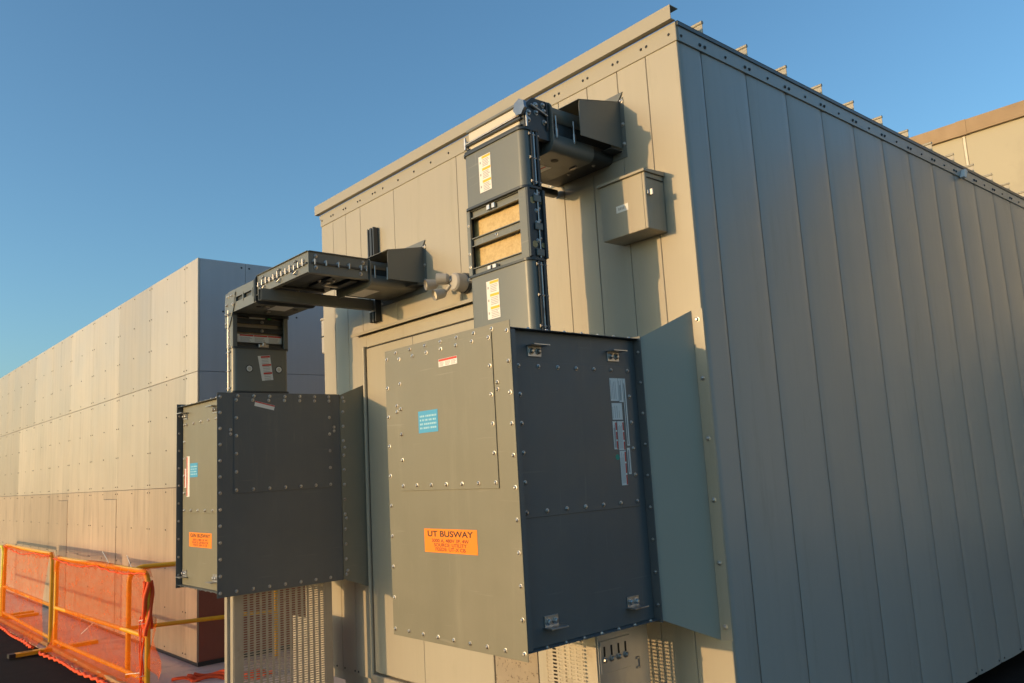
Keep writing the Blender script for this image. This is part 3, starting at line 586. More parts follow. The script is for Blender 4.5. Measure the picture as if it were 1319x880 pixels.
# horizontal run to the wall
yA, yB = AY0+0.2005, -0.004
MB().prism(rrect(AX0, AX1, 3.215, 3.298, 0.04, 6, (0, 0, 1, 1)), 'y', yA, -0.16, True).build('lower_cover', 'duct', D_)
MB().prism(rrect(AX0+0.004, AX1-0.004, 3.235, 3.3, 0.03, 6, (0, 0, 1, 1)), 'y', -0.1595, yB, True).build('lower_cover', 'duct_dark', D_)
MB().prism(rrect(AX0, AX1, 3.372, 3.446, 0.012, 4, (1, 1, 0, 0)), 'y', yA, yB, True).build('upper_cover', 'duct', D_)
MB().box(AX0+0.01, AX1-0.014, yA, yB, 3.2985, 3.3715).build('bus_core', 'duct_dark', D_)
b = MB()
for y in (yA+0.04, yA+0.17): b.tube((AX1-0.002, y, 3.28), (AX1-0.002, y, 3.40), 0.006, 8); b.tube((AX1-0.002, y, 3.285), (AX1-0.002, y, 3.33), 0.0095, 8)
b.box(-0.62, -0.57, -0.20, -0.185, 3.207, 3.2145, 0.002); b.bolt((-0.72, -0.10, 3.235), (0, 0, -1), 0.009); b.bolt((-0.55, -0.08, 3.235), (0, 0, -1), 0.009)
b.build('clamp_studs', 'zinc', D_, kind='stuff')
MB().tube((-0.58, -0.345, 3.2155), (-0.58, -0.345, 3.213), 0.020, 16).build('knockout_hole', 'black', D_)
st = MB().box(-0.86, -0.66, -0.40, -0.29, 3.2135, 3.2148).build('label_sticker', 'white', D_)
MB().box(-0.855, -0.665, -0.335, -0.325, 3.2128, 3.2134).build('printing', 'red', st)
MB().prism(rrect(AX0+0.0, AX0+0.045, 3.172, 3.212, 0.008, 3), 'y', -0.42, -0.02, True).build('support_channel', 'duct_dark', D_)

def hood(root, x0, x1, yf_, z0, zf, zb, fl, m='duct'):
    T = 0.003
    for x, o in ((x1, -T), (x0, T)):
        MB().slab([(x, yf_, z0), (x, yf_, zf-0.03), (x, yf_+0.006, zf), (x, -0.004, zb), (x, -0.004, z0)], (o, 0, 0)).build('cheek', m, root)
        MB().box(x, x+(0.026 if o < 0 else -0.026), -0.004, -0.0005, z0-0.02, zb+0.02, 0.0008).build('wall_flange', m, root)
    MB().slab([(x0, yf_-0.004, zf), (x1+0.001, yf_-0.004, zf), (x1+0.001, -0.004, zb), (x0, -0.004, zb)], (0, 0, 0.003)).build('top_sheet', m, root)
    MB().slab([(x0+0.02, -0.012, zb+0.005), (x1, -0.012, zb+0.005), (x1+0.026, -0.0045, zb+0.05), (x0-0.026, -0.0045, zb+0.05)], (0, 0.003, 0)).build('top_flashing', m, root)
    MB().box(x0-0.026, x1+0.026, -0.0044, -0.0005, z0-fl, z0-0.0205, 0.0008).build('wall_flange', m, root)
    b = MB()
    for z in (z0+0.02, (z0+zb)/2, zb): b.bolt((x1+0.013, -0.004, z), (0, -1, 0), 0.011)
    b.bolt((x0-0.01, -0.0044, z0-fl+0.02), (0, -1, 0), 0.009); b.build('flange_bolts', 'zinc', root, kind='stuff')
    MB().box(x0+0.004, x1-0.004, -0.10, -0.0045, z0-0.018, z0-0.014).build('closure_sheet', 'duct_dark', root)
H1 = thing('weather_hood', (-0.65, 0, 3.25), 'grey sheet metal hood on the wall above the grey control cabinet', 'hood')
hood(H1, -0.955, -0.40, -0.325, 3.298, 3.49, 3.56, 0.055)

# ------------------------------------------------------------------ generator busway duct
B_ = thing('busway_duct', (-3.61, -0.62, 2.25), 'dark grey busway duct crossing from the GEN BUSWAY box to the wall above the door', 'busway')
BX0, BX1, BY0, BY1 = -3.675, -3.552, -0.842, -0.402
MB().prism(rrect(BX1-0.062, BX1, BY0, BY1, 0.035, 6, (1, 0, 0, 1)), 'z', 2.31, 2.636, True).build('cover', 'duct', B_)
MB().prism(rrect(BX0, BX0+0.034, BY0, BY1, 0.015, 4, (0, 1, 1, 0)), 'z', 2.31, 2.636, True).build('rear_cover', 'duct_dark', B_)
MB().box(BX0+0.0345, BX1-0.0625, BY0+0.014, BY1-0.014, 2.205, 2.634).build('bus_core', 'duct_dark', B_)
for z in (2.312, 2.642): MB().prism(rrect(BX0-0.008, BX1+0.008, BY0-0.008, BY1+0.008, 0.03, 5), 'z', z-0.006, z+0.0055, True).build('cover_rim', 'duct_dark', B_)
b = MB().tube((BX1-0.076, BY0-0.003, 2.325), (BX1-0.076, BY0-0.003, 2.93), 0.006, 8)
for z in (2.34, 2.47, 2.61): b.tube((BX1-0.04, BY0-0.004, z), (BX0+0.012, BY0-0.004, z), 0.005, 8); b.tube((BX1-0.034, BY0-0.004, z), (BX1-0.046, BY0-0.004, z), 0.008, 6)
for z in lin(2.67, 2.93, 6): b.bolt((BX1-0.07, BY0+0.004, z), (0, -1, 0), 0.012)
b.build('tie_rods', 'zinc', B_, kind='stuff')
st = MB().slab([(BX1+0.0004, -0.650, 2.583), (BX1+0.0004, -0.552, 2.592), (BX1+0.0004, -0.527, 2.405), (BX1+0.0004, -0.616, 2.395)], (0.0012, 0, 0)).build('label_sticker', 'white', B_)
for nm, offs, hgt, m_ in (('printing', (0.0, 0.333, 0.666), 0.075, 'red'),):
    q = MB()
    for o in offs:
        a0 = Vector((BX1+0.0017, -0.648+0.034*o, 2.580-0.187*o)); a1 = Vector((BX1+0.0017, -0.554+0.025*o, 2.589-0.187*o)); dn = Vector((0, 0.002, -0.013))
        q.slab([a0+(a1-a0)*0.22, a1, a1+dn, a0+(a1-a0)*0.22+dn], (0.0004, 0, 0))
    q.build(nm, m_, st, kind='stuff')
q = MB()
for o in [k/15 for k in range(15) if k % 5 != 0]:
    a0 = Vector((BX1+0.0017, -0.648+0.034*o, 2.576-0.187*o)); a1 = Vector((BX1+0.0017, -0.554+0.025*o, 2.585-0.187*o)); dn = Vector((0, 0.0005, -0.004))
    q.slab([a0+(a1-a0)*0.25, a0+(a1-a0)*random.uniform(0.75, 0.95), a0+(a1-a0)*0.85+dn, a0+(a1-a0)*0.25+dn], (0.0004, 0, 0))
q.build('printing', 'greyink', st, kind='stuff')
for y in (-0.716, -0.482):
    o = MB().tube((BX1, y, 2.485), (BX1+0.003, y, 2.485), 0.022, 18).build('plug', 'white', B_); MB().tube((BX1+0.003, y, 2.485), (BX1+0.0045, y, 2.485), 0.014, 14).build('plug_centre', 'cream', o)
    MB().tube((BX1, y, 2.485), (BX1+0.0015, y, 2.485), 0.028, 18).build('plug_seat', 'black', o)
# open rungs
MB().box(BX1-0.016, BX1, BY0, BY0+0.035, 2.649, 2.935, 0.002).build('side_rail', 'duct', B_)
MB().box(BX1-0.016, BX1, BY1-0.035, BY1, 2.649, 2.935, 0.002).build('side_rail', 'duct', B_)
MB().box(BX0, BX1-0.0165, BY0, BY0+0.004, 2.649, 2.935).build('side_plate', 'duct', B_)
MB().box(BX0, BX1-0.0165, BY1-0.004, BY1, 2.649, 2.935).build('side_plate', 'duct_dark', B_)
bp_ = MB().box(BX0+0.02, BX1-0.06, BY0+0.0045, BY1-0.0045, 2.649, 2.935).build('insulation_panel', 'galv', B_)
for z0, z1 in ((2.652, 2.682), (2.765, 2.80), (2.832, 2.868), (2.905, 2.935)):
    r_ = MB().box(BX1-0.034, BX1-0.03, BY0+0.036, BY1-0.036, z0, z1); r_.box(BX1-0.0295, BX1-0.012, BY0+0.036, BY1-0.036, z0, z0+0.004); r_.box(BX1-0.0295, BX1-0.012, BY0+0.036, BY1-0.036, z1-0.004, z1)
    r_.build('cross_rail', 'duct_dark', B_)
b = MB()
for z in (2.783, 2.85, 2.92): b.bolt((BX1-0.0295, -0.60, z), (1, 0, 0), 0.012)
b.box(BX1-0.02, BX1+0.004, -0.64, -0.56, 2.649, 2.675, 0.003); b.box(BX1-0.01, BX1+0.008, -0.61, -0.585, 2.66, 2.69, 0.003)
b.build('clamp_hardware', 'zinc', B_, kind='stuff')
st = sticker('x', -0.80, -0.44, 2.69, 2.75, BX1-0.034, 1, B_); print_lines(st, 'x', BX1-0.034, 1, 'red', [(-0.775+0.112*k, -0.668+0.112*k, 2.737, 2.748) for k in range(3)])
print_lines(st, 'x', BX1-0.034, 1, 'greyink', [r_ for k in range(3) for r_ in lines(-0.77+0.112*k, -0.68+0.112*k, 2.694, 2.732, 5)])
sticker('x', -0.70, -0.575, 2.872, 2.895, BX1-0.034, 1, B_)
MB().tube((BX1-0.034, -0.54, 2.882), (BX1-0.0315, -0.54, 2.882), 0.015, 12).build('inspection_dot', 'green', B_)
for z in (2.900, 2.888): MB().prism(rrect(BX0-0.010, BX1+0.012, BY0-0.012, BY1+0.012, 0.02, 4), 'z', z-0.003, z+0.003, True).build('joint_flange', 'duct_dark', B_)
ep = MB().slab([(BX0-0.005, BY0-0.007, 2.80), (BX0+0.07, BY0-0.007, 2.80), (BX1+0.03, BY0-0.007, 2.93), (BX1+0.06, BY0-0.007, 3.05), (BX0+0.01, BY0-0.007, 3.06), (BX0-0.005, BY0-0.007, 3.0)], (0, 0.004, 0)).build('elbow_gusset', 'duct', B_)
b = MB()
for x, z in ((BX0+0.02, 2.83), (BX0+0.02, 2.90), (BX0+0.03, 2.97), (BX0+0.06, 3.03), (BX1, 3.03), (BX1+0.02, 2.96)): b.bolt((x, BY0-0.007, z), (0, -1, 0), 0.011)
b.build('bolts', 'zinc', ep, kind='stuff')
MB().prism(rrect(BY0-0.010, BY1+0.010, 2.895, 3.085, 0.03, 5), 'x', -3.165, -3.157, True).build('joint_flange', 'duct', B_)
# horizontal run along x
MB().prism(rrect(-3.66, -3.13, 2.905, 2.973, 0.045, 6, (0, 0, 1, 0)), 'y', BY0, BY1, True).build('elbow_cover', 'duct', B_)
MB().prism(rrect(-3.66, -3.13, 3.008, 3.072, 0.040, 6, (0, 1, 0, 0)), 'y', BY0, BY1, True).build('elbow_cover', 'duct', B_)
MB().box(-3.63, -3.13, BY0+0.016, BY1-0.016, 2.9735, 3.0075).build('bus_core', 'duct_dark', B_)
b = MB()
for x in (-3.50, -3.36, -3.20): b.box(x-0.009, x+0.009, BY0-0.004, BY0+0.014, 2.958, 3.022, 0.002)
b.build('clamp_studs', 'duct', B_)
MB().prism(rrect(BY0-0.016, BY1+0.016, 2.89, 3.098, 0.04, 5), 'x', -3.128, -3.118, True).build('joint_flange', 'duct_dark', B_)
def ibeam_x(x0, x1, y, zlo, zhi, sgn):      # side profile with a folded lip top and bottom
    q = MB().box(x0, x1, y, y+sgn*0.005, zlo+0.0045, zhi-0.0045); q.box(x0, x1, y-sgn*0.012, y+sgn*0.025, zhi-0.004, zhi, 0.001); q.box(x0, x1, y-sgn*0.012, y+sgn*0.025, zlo, zlo+0.004, 0.001); return q
XE = -2.35; ZL, ZH = 2.945, 3.090
ibeam_x(-3.117, XE, BY0, ZL, ZH, 1).build('side_wall', 'duct', B_)
q = MB().box(XE-0.005, XE, BY0+0.006, -0.40, ZL+0.0045, ZH-0.0045); q.box(XE-0.03, XE+0.012, BY0+0.0, -0.40, ZH-0.0038, ZH+0.0002, 0.001); q.box(XE-0.03, XE+0.012, BY0+0.0, -0.40, ZL-0.0002, ZL+0.0038, 0.001)
q.build('side_wall', 'duct', B_)
b = MB()
for k, x in enumerate(lin(-3.08, -2.41, 12)):
    b.tube((x, BY0-0.010, 3.000), (x, BY0-0.010, 3.030+0.008*(k % 3)), 0.0055, 8); b.bolt((x, BY0, 3.028), (0, -1, 0), 0.010)
    if k % 4 == 1: b.path([(x-0.02, BY0-0.006, 3.00), (x-0.015, BY0-0.018, 2.975), (x+0.015, BY0-0.018, 2.97), (x+0.03, BY0-0.006, 2.99)], 0.005, 6); b.tube((x, BY0-0.01, 3.05), (x+0.03, BY0-0.01, 3.056), 0.006, 6)
for y in (-0.80, -0.72, -0.63, -0.55, -0.46, -0.42): b.tube((XE+0.010, y, 3.002), (XE+0.010, y, 3.038), 0.006, 8); b.bolt((XE, y, 3.027), (1, 0, 0), 0.011)
for y, z in ((-0.79, 3.06), (-0.79, 2.985), (-0.44, 3.06), (-0.46, 2.98)): b.bolt((XE, y, z), (1, 0, 0), 0.012)
b.build('flange_bolts', 'zinc', B_, kind='stuff')
MB().box(-3.117, XE-0.01, BY0-0.010, BY0-0.0005, 3.006, 3.016).build('seam_flange', 'duct_dark', B_)
MB().box(XE+0.0005, XE+0.010, BY0+0.02, -0.41, 3.008, 3.018).build('seam_flange', 'duct_dark', B_)
MB().box(-3.117, XE-0.0055, BY0+0.0055, -0.402, 2.975, 3.08).build('top_plate', 'duct_dark', B_)
MB().box(-2.78, -2.40, -0.4015, -0.395, 2.96, 3.08).build('joint_plate', 'duct_dark', B_)
q = MB()
for (x0, x1, y0, y1, z) in ((-3.10, -2.86, -0.80, -0.45, 2.955), (-2.78, -2.42, -0.80, -0.70, 2.955), (-2.78, -2.42, -0.62, -0.52, 2.96), (-2.74, -2.46, -0.48, -0.42, 2.95)): q.box(x0, x1, y0, y1, z, 2.9745, 0.004)
q.build('joint_pack', 'duct_dark', B_)
b = MB()
for x, y in ((-2.55, -0.66), (-2.66, -0.50), (-2.5, -0.58), (-2.9, -0.84+0.2)): b.bolt((x, y, 2.955), (0, 0, -1), 0.012)
b.box(-2.64, -2.56, -0.60, -0.57, 2.945, 2.955, 0.002); b.box(-2.61, -2.59, -0.6, -0.5, 2.93, 2.944, 0.002); b.box(-3.30, -3.24, BY0+0.12, BY0+0.15, 2.893, 2.9045, 0.003); b.box(-3.45, -3.40, BY0+0.2, BY0+0.23, 2.893, 2.9045, 0.003)
b.build('underside_clamps', 'zinc', B_, kind='stuff')
st = MB().box(-3.36, -3.20, -0.66, -0.52, 2.9035, 2.9046).build('label_sticker', 'white', B_)
for x, y in ((-3.28, -0.76), (-3.28, -0.47)): MB().tube((x, y, 2.9046), (x, y, 2.902), 0.018, 14).build('knockout_hole', 'black', B_)
# run along y into the wall
MB().prism(rrect(-2.80, XE+0.014, 2.90, 3.098, 0.04, 5), 'y', -0.3945, -0.386, True).build('joint_flange', 'duct', B_)
MB().prism(rrect(-2.785, XE-0.002, 2.918, 2.985, 0.03, 5, (0, 0, 1, 1)), 'y', -0.3855, -0.004, True).build('lower_cover', 'duct', B_)
MB().prism(rrect(-2.785, XE-0.002, 3.03, 3.082, 0.012, 4, (1, 1, 0, 0)), 'y', -0.3855, -0.004, True).build('upper_cover', 'duct', B_)
MB().box(-2.775, XE-0.014, -0.385, -0.004, 2.9855, 3.0295).build('bus_core', 'duct_dark', B_)
b = MB()
for y in (-0.35, -0.25): b.tube((XE, y, 2.965), (XE, y, 3.05), 0.006, 8)
b.build('clamp_studs', 'zinc', B_, kind='stuff')
st = MB().box(-2.72, -2.5, -0.34, -0.22, 2.9165, 2.9176).build('label_sticker', 'white', B_)
H2 = thing('weather_hood', (-2.53, 0, 2.9), 'grey sheet metal hood on the wall above the door, beside the lamp heads', 'hood')
hood(H2, -2.80, -2.262, -0.302, 2.948, 3.146, 3.205, 0.065)

# ------------------------------------------------------------------ strut bracket
def channel(mb, axis, a, b_, c0, c1, d0, d1, open_):      # simple U channel as three plates along an axis
    t = 0.003
    if axis == 'z':      # c = x range, d = y range
        mb.box(c0, c1, d1-t, d1, a, b_); mb.box(c0, c0+t, d0, d1-t-0.0002, a, b_); mb.box(c1-t, c1, d0, d1-t-0.0002, a, b_); mb.box(c0+t+0.0002, c0+0.013, d0, d0+t, a, b_); mb.box(c1-0.013, c1-t-0.0002, d0, d0+t, a, b_)
    else:                # along y: c = x range, d = z range, open below
        mb.box(c0, c1, a, b_, d1-t, d1); mb.box(c0, c0+t, a, b_, d0, d1-t-0.0002); mb.box(c1-t, c1, a, b_, d0, d1-t-0.0002); mb.box(c0+t+0.0002, c0+0.013, a, b_, d0, d0+t); mb.box(c1-0.013, c1-t-0.0002, a, b_, d0, d0+t)
T_ = thing('strut_bracket', (-2.88, 0, 2.78), 'dark metal strut bracket on the wall carrying the long busway duct', 'bracket')
q = MB(); channel(q, 'z', 2.775, 3.50, -2.925, -2.882, -0.048, -0.002, 0); q.build('upright_channel', 'duct_dark', T_)
q = MB(); channel(q, 'z', 2.775, 3.50, -2.880, -2.837, -0.048, -0.002, 0); q.build('upright_channel', 'duct_dark', T_)
q = MB(); channel(q, 'y', -0.93, -0.052, -2.905, -2.862, 2.862, 2.940, 0); q.build('arm_channel', 'duct', T_)
MB().box(-2.93, -2.84, -0.0515, -0.0485, 2.85, 2.95, 0.002).build('gusset_plate', 'zinc', T_)
b = MB()
for z in (3.47, 3.0, 2.80): b.bolt((-2.90, -0.0055, z), (0, -1, 0), 0.010)
b.build('bolts', 'zinc', T_, kind='stuff')

# ------------------------------------------------------------------ control cabinet
K_ = thing('control_box', (-0.31, 0, 2.77), 'square tan-grey cabinet with latch and white label high on the wall near the corner', 'cabinet')
MB().box(-0.457, -0.172, -0.152, -0.0008, 2.772, 3.062, 0.003).build('housing', 'tan', K_)
MB().box(-0.1715, -0.155, -0.153, -0.004, 2.772, 3.062, 0.003).build('door', 'tan', K_)
MB().prism([(-0.166, 3.075), (-0.166, 3.0625), (-0.0008, 3.0625), (-0.0008, 3.085)], 'x', -0.466, -0.146).build('lid', 'tan_trim', K_)
MB().box(-0.1545, -0.151, -0.138, -0.012, 3.032, 3.036).build('door_seam', 'black', K_)
l_ = MB().box(-0.1548, -0.146, -0.142, -0.108, 2.945, 2.968, 0.003); l_.box(-0.146, -0.128, -0.132, -0.124, 2.94, 2.972, 0.002); l_.build('latch', 'zinc', K_)
st = sticker('y', -0.352, -0.272, 2.897, 2.933, -0.152, -1, K_); print_lines(st, 'y', -0.152, -1, 'greyink', [(-0.337+0.0105*k, -0.330+0.0105*k, 2.908, 2.922) for k in range(5)])

# ------------------------------------------------------------------ lamp
L_ = thing('wall_lamp', (-1.80, 0, 2.85), 'cream two-headed outdoor lamp on the wall left of the tall riser', 'lamp')
c = Vector((-1.80, -0.0, 2.850))
MB().tube(c+Vector((0, -0.001, 0)), c+Vector((0, -0.025, 0)), 0.068, 24).build('base_plate', 'duct_dark', L_)
q = MB().tube(c+Vector((0, -0.0255, 0)), c+Vector((0, -0.10, 0)), 0.060, 24); q.tube(c+Vector((0, -0.1005, 0)), c+Vector((0, -0.112, 0)), 0.060, 24, 0.050); q.build('body', 'lampwhite', L_)
for p0, hd, rad in ((Vector((-1.985, -0.17, 2.862)), Vector((-0.30, -0.94, -0.12)), 0.036), (Vector((-1.895, -0.17, 2.778)), Vector((-0.18, -0.94, -0.28)), 0.037), (Vector((-1.875, -0.155, 2.880)), Vector((-0.75, -0.65, 0.02)), 0.038)):
    dd = hd.normalized(); side = c+Vector((0, -0.095, 0))
    h_ = MB().tube(p0-dd*0.045, p0+dd*0.022, rad*0.86, 20, rad, caps=False); h_.tube(p0-dd*0.06, p0-dd*0.045, rad*0.55, 20, rad*0.86)
    h_.tube(p0+dd*0.022, p0+dd*0.002, rad*0.88, 20, rad*0.8, caps=False)
    o = h_.build('lamp_head', 'lampwhite', L_)
    MB().tube(p0+dd*0.001, p0+dd*0.006, rad*0.79, 20).build('lens', 'lens', o)
    MB().tube(side+(p0-side)*0.25, p0-dd*0.055, 0.012, 10).build('arm', 'lampwhite', o)
q = MB().tube((-1.75, -0.02, 2.852), (-1.62, -0.02, 2.858), 0.013, 12); q.tube((-1.76, -0.02, 2.852), (-1.72, -0.02, 2.853), 0.018, 12); q.build('conduit', 'lampwhite', L_)

# ------------------------------------------------------------------ support stands
def perforated(face, u0, u1, w0, w1, d0, d1, pu, pw, fu, fw, zig=0.0):
    mb = MB(); nu = max(1, round((u1-u0)/pu)); nw = max(1, round((w1-w0)/pw)); pu = (u1-u0)/nu; pw = (w1-w0)/nw; V = []; F = []
    def P(u, w_, d): return P3(face, u, w_, d)
    for i in range(nu):
        for j in range(nw):
            a0 = u0+i*pu; a1 = a0+pu; c0 = w0+j*pw; c1 = c0+pw
            h0 = a0+pu*(1-fu)/2; h1 = a1-pu*(1-fu)/2; k0 = c0+pw*(1-fw)/2; k1 = c1-pw*(1-fw)/2; b0 = len(V)
            for d in (d0, d1):
                V += [P(a0, c0, d), P(a1, c0, d), P(a1, c1, d), P(a0, c1, d), P(h0, k0, d), P(h1, k0, d), P(h1, k1, d), P(h0, k1, d)]
            for k in range(4):
                n = (k+1) % 4
                F += [(b0+k, b0+n, b0+4+n, b0+4+k), (b0+8+k, b0+12+k, b0+12+n, b0+8+n), (b0+4+k, b0+4+n, b0+12+n, b0+12+k)]
    mb.add(V, F); return mb
GS = thing('support_stand', (-3.5, -0.6, 0), 'galvanised perforated metal stand under the GEN BUSWAY box', 'stand')
perforated('x', -0.931, -0.324, 0.06, 0.95, -3.197, -3.195, 0.042, 0.0155, 0.62, 0.52).build('perforated_panel', 'galv', GS)
for y0, y1 in ((-0.989, -0.9315), (-0.3235, -0.265)): MB().box(-3.199, -3.1935, y0, y1, 0.03, 0.95, 0.001).build('panel_edge', 'galv', GS)
MB().box(-3.249, -3.1995, -0.994, -0.989, 0.03, 0.95, 0.001).build('post_face', 'galv', GS)
MB().box(-3.293, -3.250, -1.013, -1.008, 0.03, 0.95, 0.001).build('post_face', 'galv', GS)
MB().box(-3.268, -3.250, -1.0075, -0.943, 0.03, 0.95, 0.001).build('post_web', 'galv', GS)
for x, y in ((-3.240, -0.30),): MB().box(x-0.025, x+0.025, y-0.025, y+0.025, 0.013, 0.95, 0.002).build('leg', 'galv', GS)
MB().box(-3.81, -3.21, -0.96, -0.26, 0.0125, 0.03, 0.002).build('foot_plate', 'galv', GS)
MB().box(-3.80, -3.585, -0.275, -0.270, 0.013, 0.62, 0.001).build('rear_panel', 'galv', GS); MB().box(-3.584, -3.30, -0.275, -0.270, 0.013, 0.95, 0.001).build('rear_panel', 'galv', GS)
b = MB()
for k in range(3): b.bolt((-3.238+0.014*k, -0.994, 0.93), (0, -1, 0), 0.007)
b.build('bolts', 'zinc', GS, kind='stuff')
US = thing('support_stand', (-0.65, -0.35, 0), 'aluminium post and perforated metal stand under the UT BUSWAY box', 'stand')
perforated('y', -0.69, -0.415, 0.06, 0.94, -0.512, -0.510, 0.040, 0.0165, 0.64, 0.52).build('perforated_panel', 'galv', US)
MB().box(-0.413, -0.356, -0.516, -0.508, 0.03, 0.94, 0.001).build('post_face', 'galv', US)
MB().box(-1.03, -0.715, -0.545, -0.537, 0.013, 0.94, 0.001).build('weathered_plate', 'rust', US)
al = MB().box(-0.3555, -0.350, -0.508, -0.17, 0.013, 0.94, 0.001); al.box(-0.40, -0.356, -0.176, -0.17, 0.013, 0.94, 0.001); al.build('post', 'alum', US)
sp2 = MB().box(-0.3495, -0.345, -0.50, -0.30, 0.72, 0.86, 0.001).build('slotted_plate', 'alum', US)
q = MB(); b = MB()
for k in range(4):
    y = -0.475+0.047*k; q.box(-0.3448, -0.3440, y-0.0055, y+0.0055, 0.765, 0.835); b.bolt((-0.344, y, 0.778), (1, 0, 0), 0.013)
q.build('slots', 'black', sp2); b.build('bolts', 'zinc', sp2, kind='stuff')
q = MB()
for w_ in (0.70, 0.742): q.box(-0.3495, -0.345, -0.262, -0.245, w_, w_+0.010, 0.001)
q.box(-0.3495, -0.345, -0.2445, -0.238, 0.70, 0.752, 0.001); q.build('catch', 'zinc', US)
for x, y in ((-0.98, -0.45), (-0.98, -0.2)): MB().box(x-0.025, x+0.025, y-0.025, y+0.025, 0.013, 0.94, 0.002).build('leg', 'galv', US)
MB().box(-1.02, -0.36, -0.50, -0.18, 0.92, 0.9395, 0.002).build('top_plate', 'galv', US)

# ------------------------------------------------------------------ barriers and nets
def barrier(p0, p1, label, h=0.955, mid=0.44, feet=(0.06, 0.94), m='yellow', clean_end=False, front=0.38, back=0.40):
    p0 = Vector((p0[0], p0[1], 0)); p1 = Vector((p1[0], p1[1], 0)); t = thing('safety_barrier', p0, label, 'barrier', 'tubular barriers along the panelled building')
    d = (p1-p0).normalized(); Z = Vector((0, 0, 1)); rc = 0.12; r = 0.022
    pts = [p0+Z*0.03]
    for k in range(7): a = R(180-15*k); pts.append(p0+d*(rc+rc*math.cos(a))+Z*(h-rc+rc*math.sin(a)))
    for k in range(7): a = R(90-15*k); pts.append(p1+d*(-rc+rc*math.cos(a))+Z*(h-rc+rc*math.sin(a)))
    pts.append(p1+Z*0.03)
    MB().path(pts, r, 12).build('frame', m, t)
    MB().tube(p0+Z*mid, p1+Z*mid, 0.019, 12).build('mid_rail', m, t)
    if feet: MB().tube(p0+Z*0.10, p1+Z*0.10, 0.019, 12).build('bottom_rail', m, t)
    n = Vector((-d.y, d.x, 0))
    for f_ in feet:
        c = p0+d*(f_*(p1-p0).length); q = MB()
        a = c+n*back; b_ = c-n*front; w_ = d*0.045
        q.slab([a-w_+Z*0.014, a+w_+Z*0.014, b_+w_+Z*0.014, b_-w_+Z*0.014], (0, 0, 0.035)); ft = q.build('foot', 'yellow', t)
        if f_ > 0 and front > 0.2:
            e = b_-n*0.02; MB().slab([b_-n*0.001-w_*1.05+Z*0.012, b_-n*0.001+w_*1.05+Z*0.012, b_-n*0.06+w_*1.05+Z*0.012, b_-n*0.06-w_*1.05+Z*0.012], (0, 0, 0.04)).build('rubber_end', 'black', ft)
            s_ = MB()
            for o in (-0.018, 0.018): s_.slab([b_+n*0.05+d*(o-0.005)+Z*0.0495, b_+n*0.05+d*(o+0.005)+Z*0.0495, b_+n*0.16+d*(o+0.005)+Z*0.0495, b_+n*0.16+d*(o-0.005)+Z*0.0495], (0, 0, 0.001))
            s_.build('slots', 'black', ft)
    return t
b1 = barrier((-7.76, -1.045), (-4.99, -0.972), 'yellow tubular safety barrier nearest the GEN BUSWAY box, wrapped in orange net', feet=(0.02,))
b2 = barrier((-10.85, -1.0), (-8.02, -1.035), 'middle yellow tubular safety barrier with orange net, second from the GEN BUSWAY box', h=0.985, feet=(0.03,), m='yellow')
b3 = barrier((-13.75, -0.97), (-10.98, -1.0), 'farthest yellow tubular safety barrier at the left edge of the photo', feet=(0.97,), m='yellow2')
b4 = barrier((-5.58, -0.95), (-5.22, 0.25), 'yellow tubular barrier turned inward behind the net, running towards the GEN BUSWAY stand', feet=())
MB().box(-7.80, -5.0, -1.095, -1.045, 0.014, 0.060, 0.006).build('kick_board', 'wood', label='weathered timber kick board along the foot of the nearest netted barrier', cat='board', group='kick boards under the barriers')
MB().box(-10.9, -7.95, -1.080, -1.030, 0.014, 0.060, 0.006).build('kick_board', 'wood', label='weathered timber kick board along the foot of the middle barrier', cat='board', group='kick boards under the barriers')
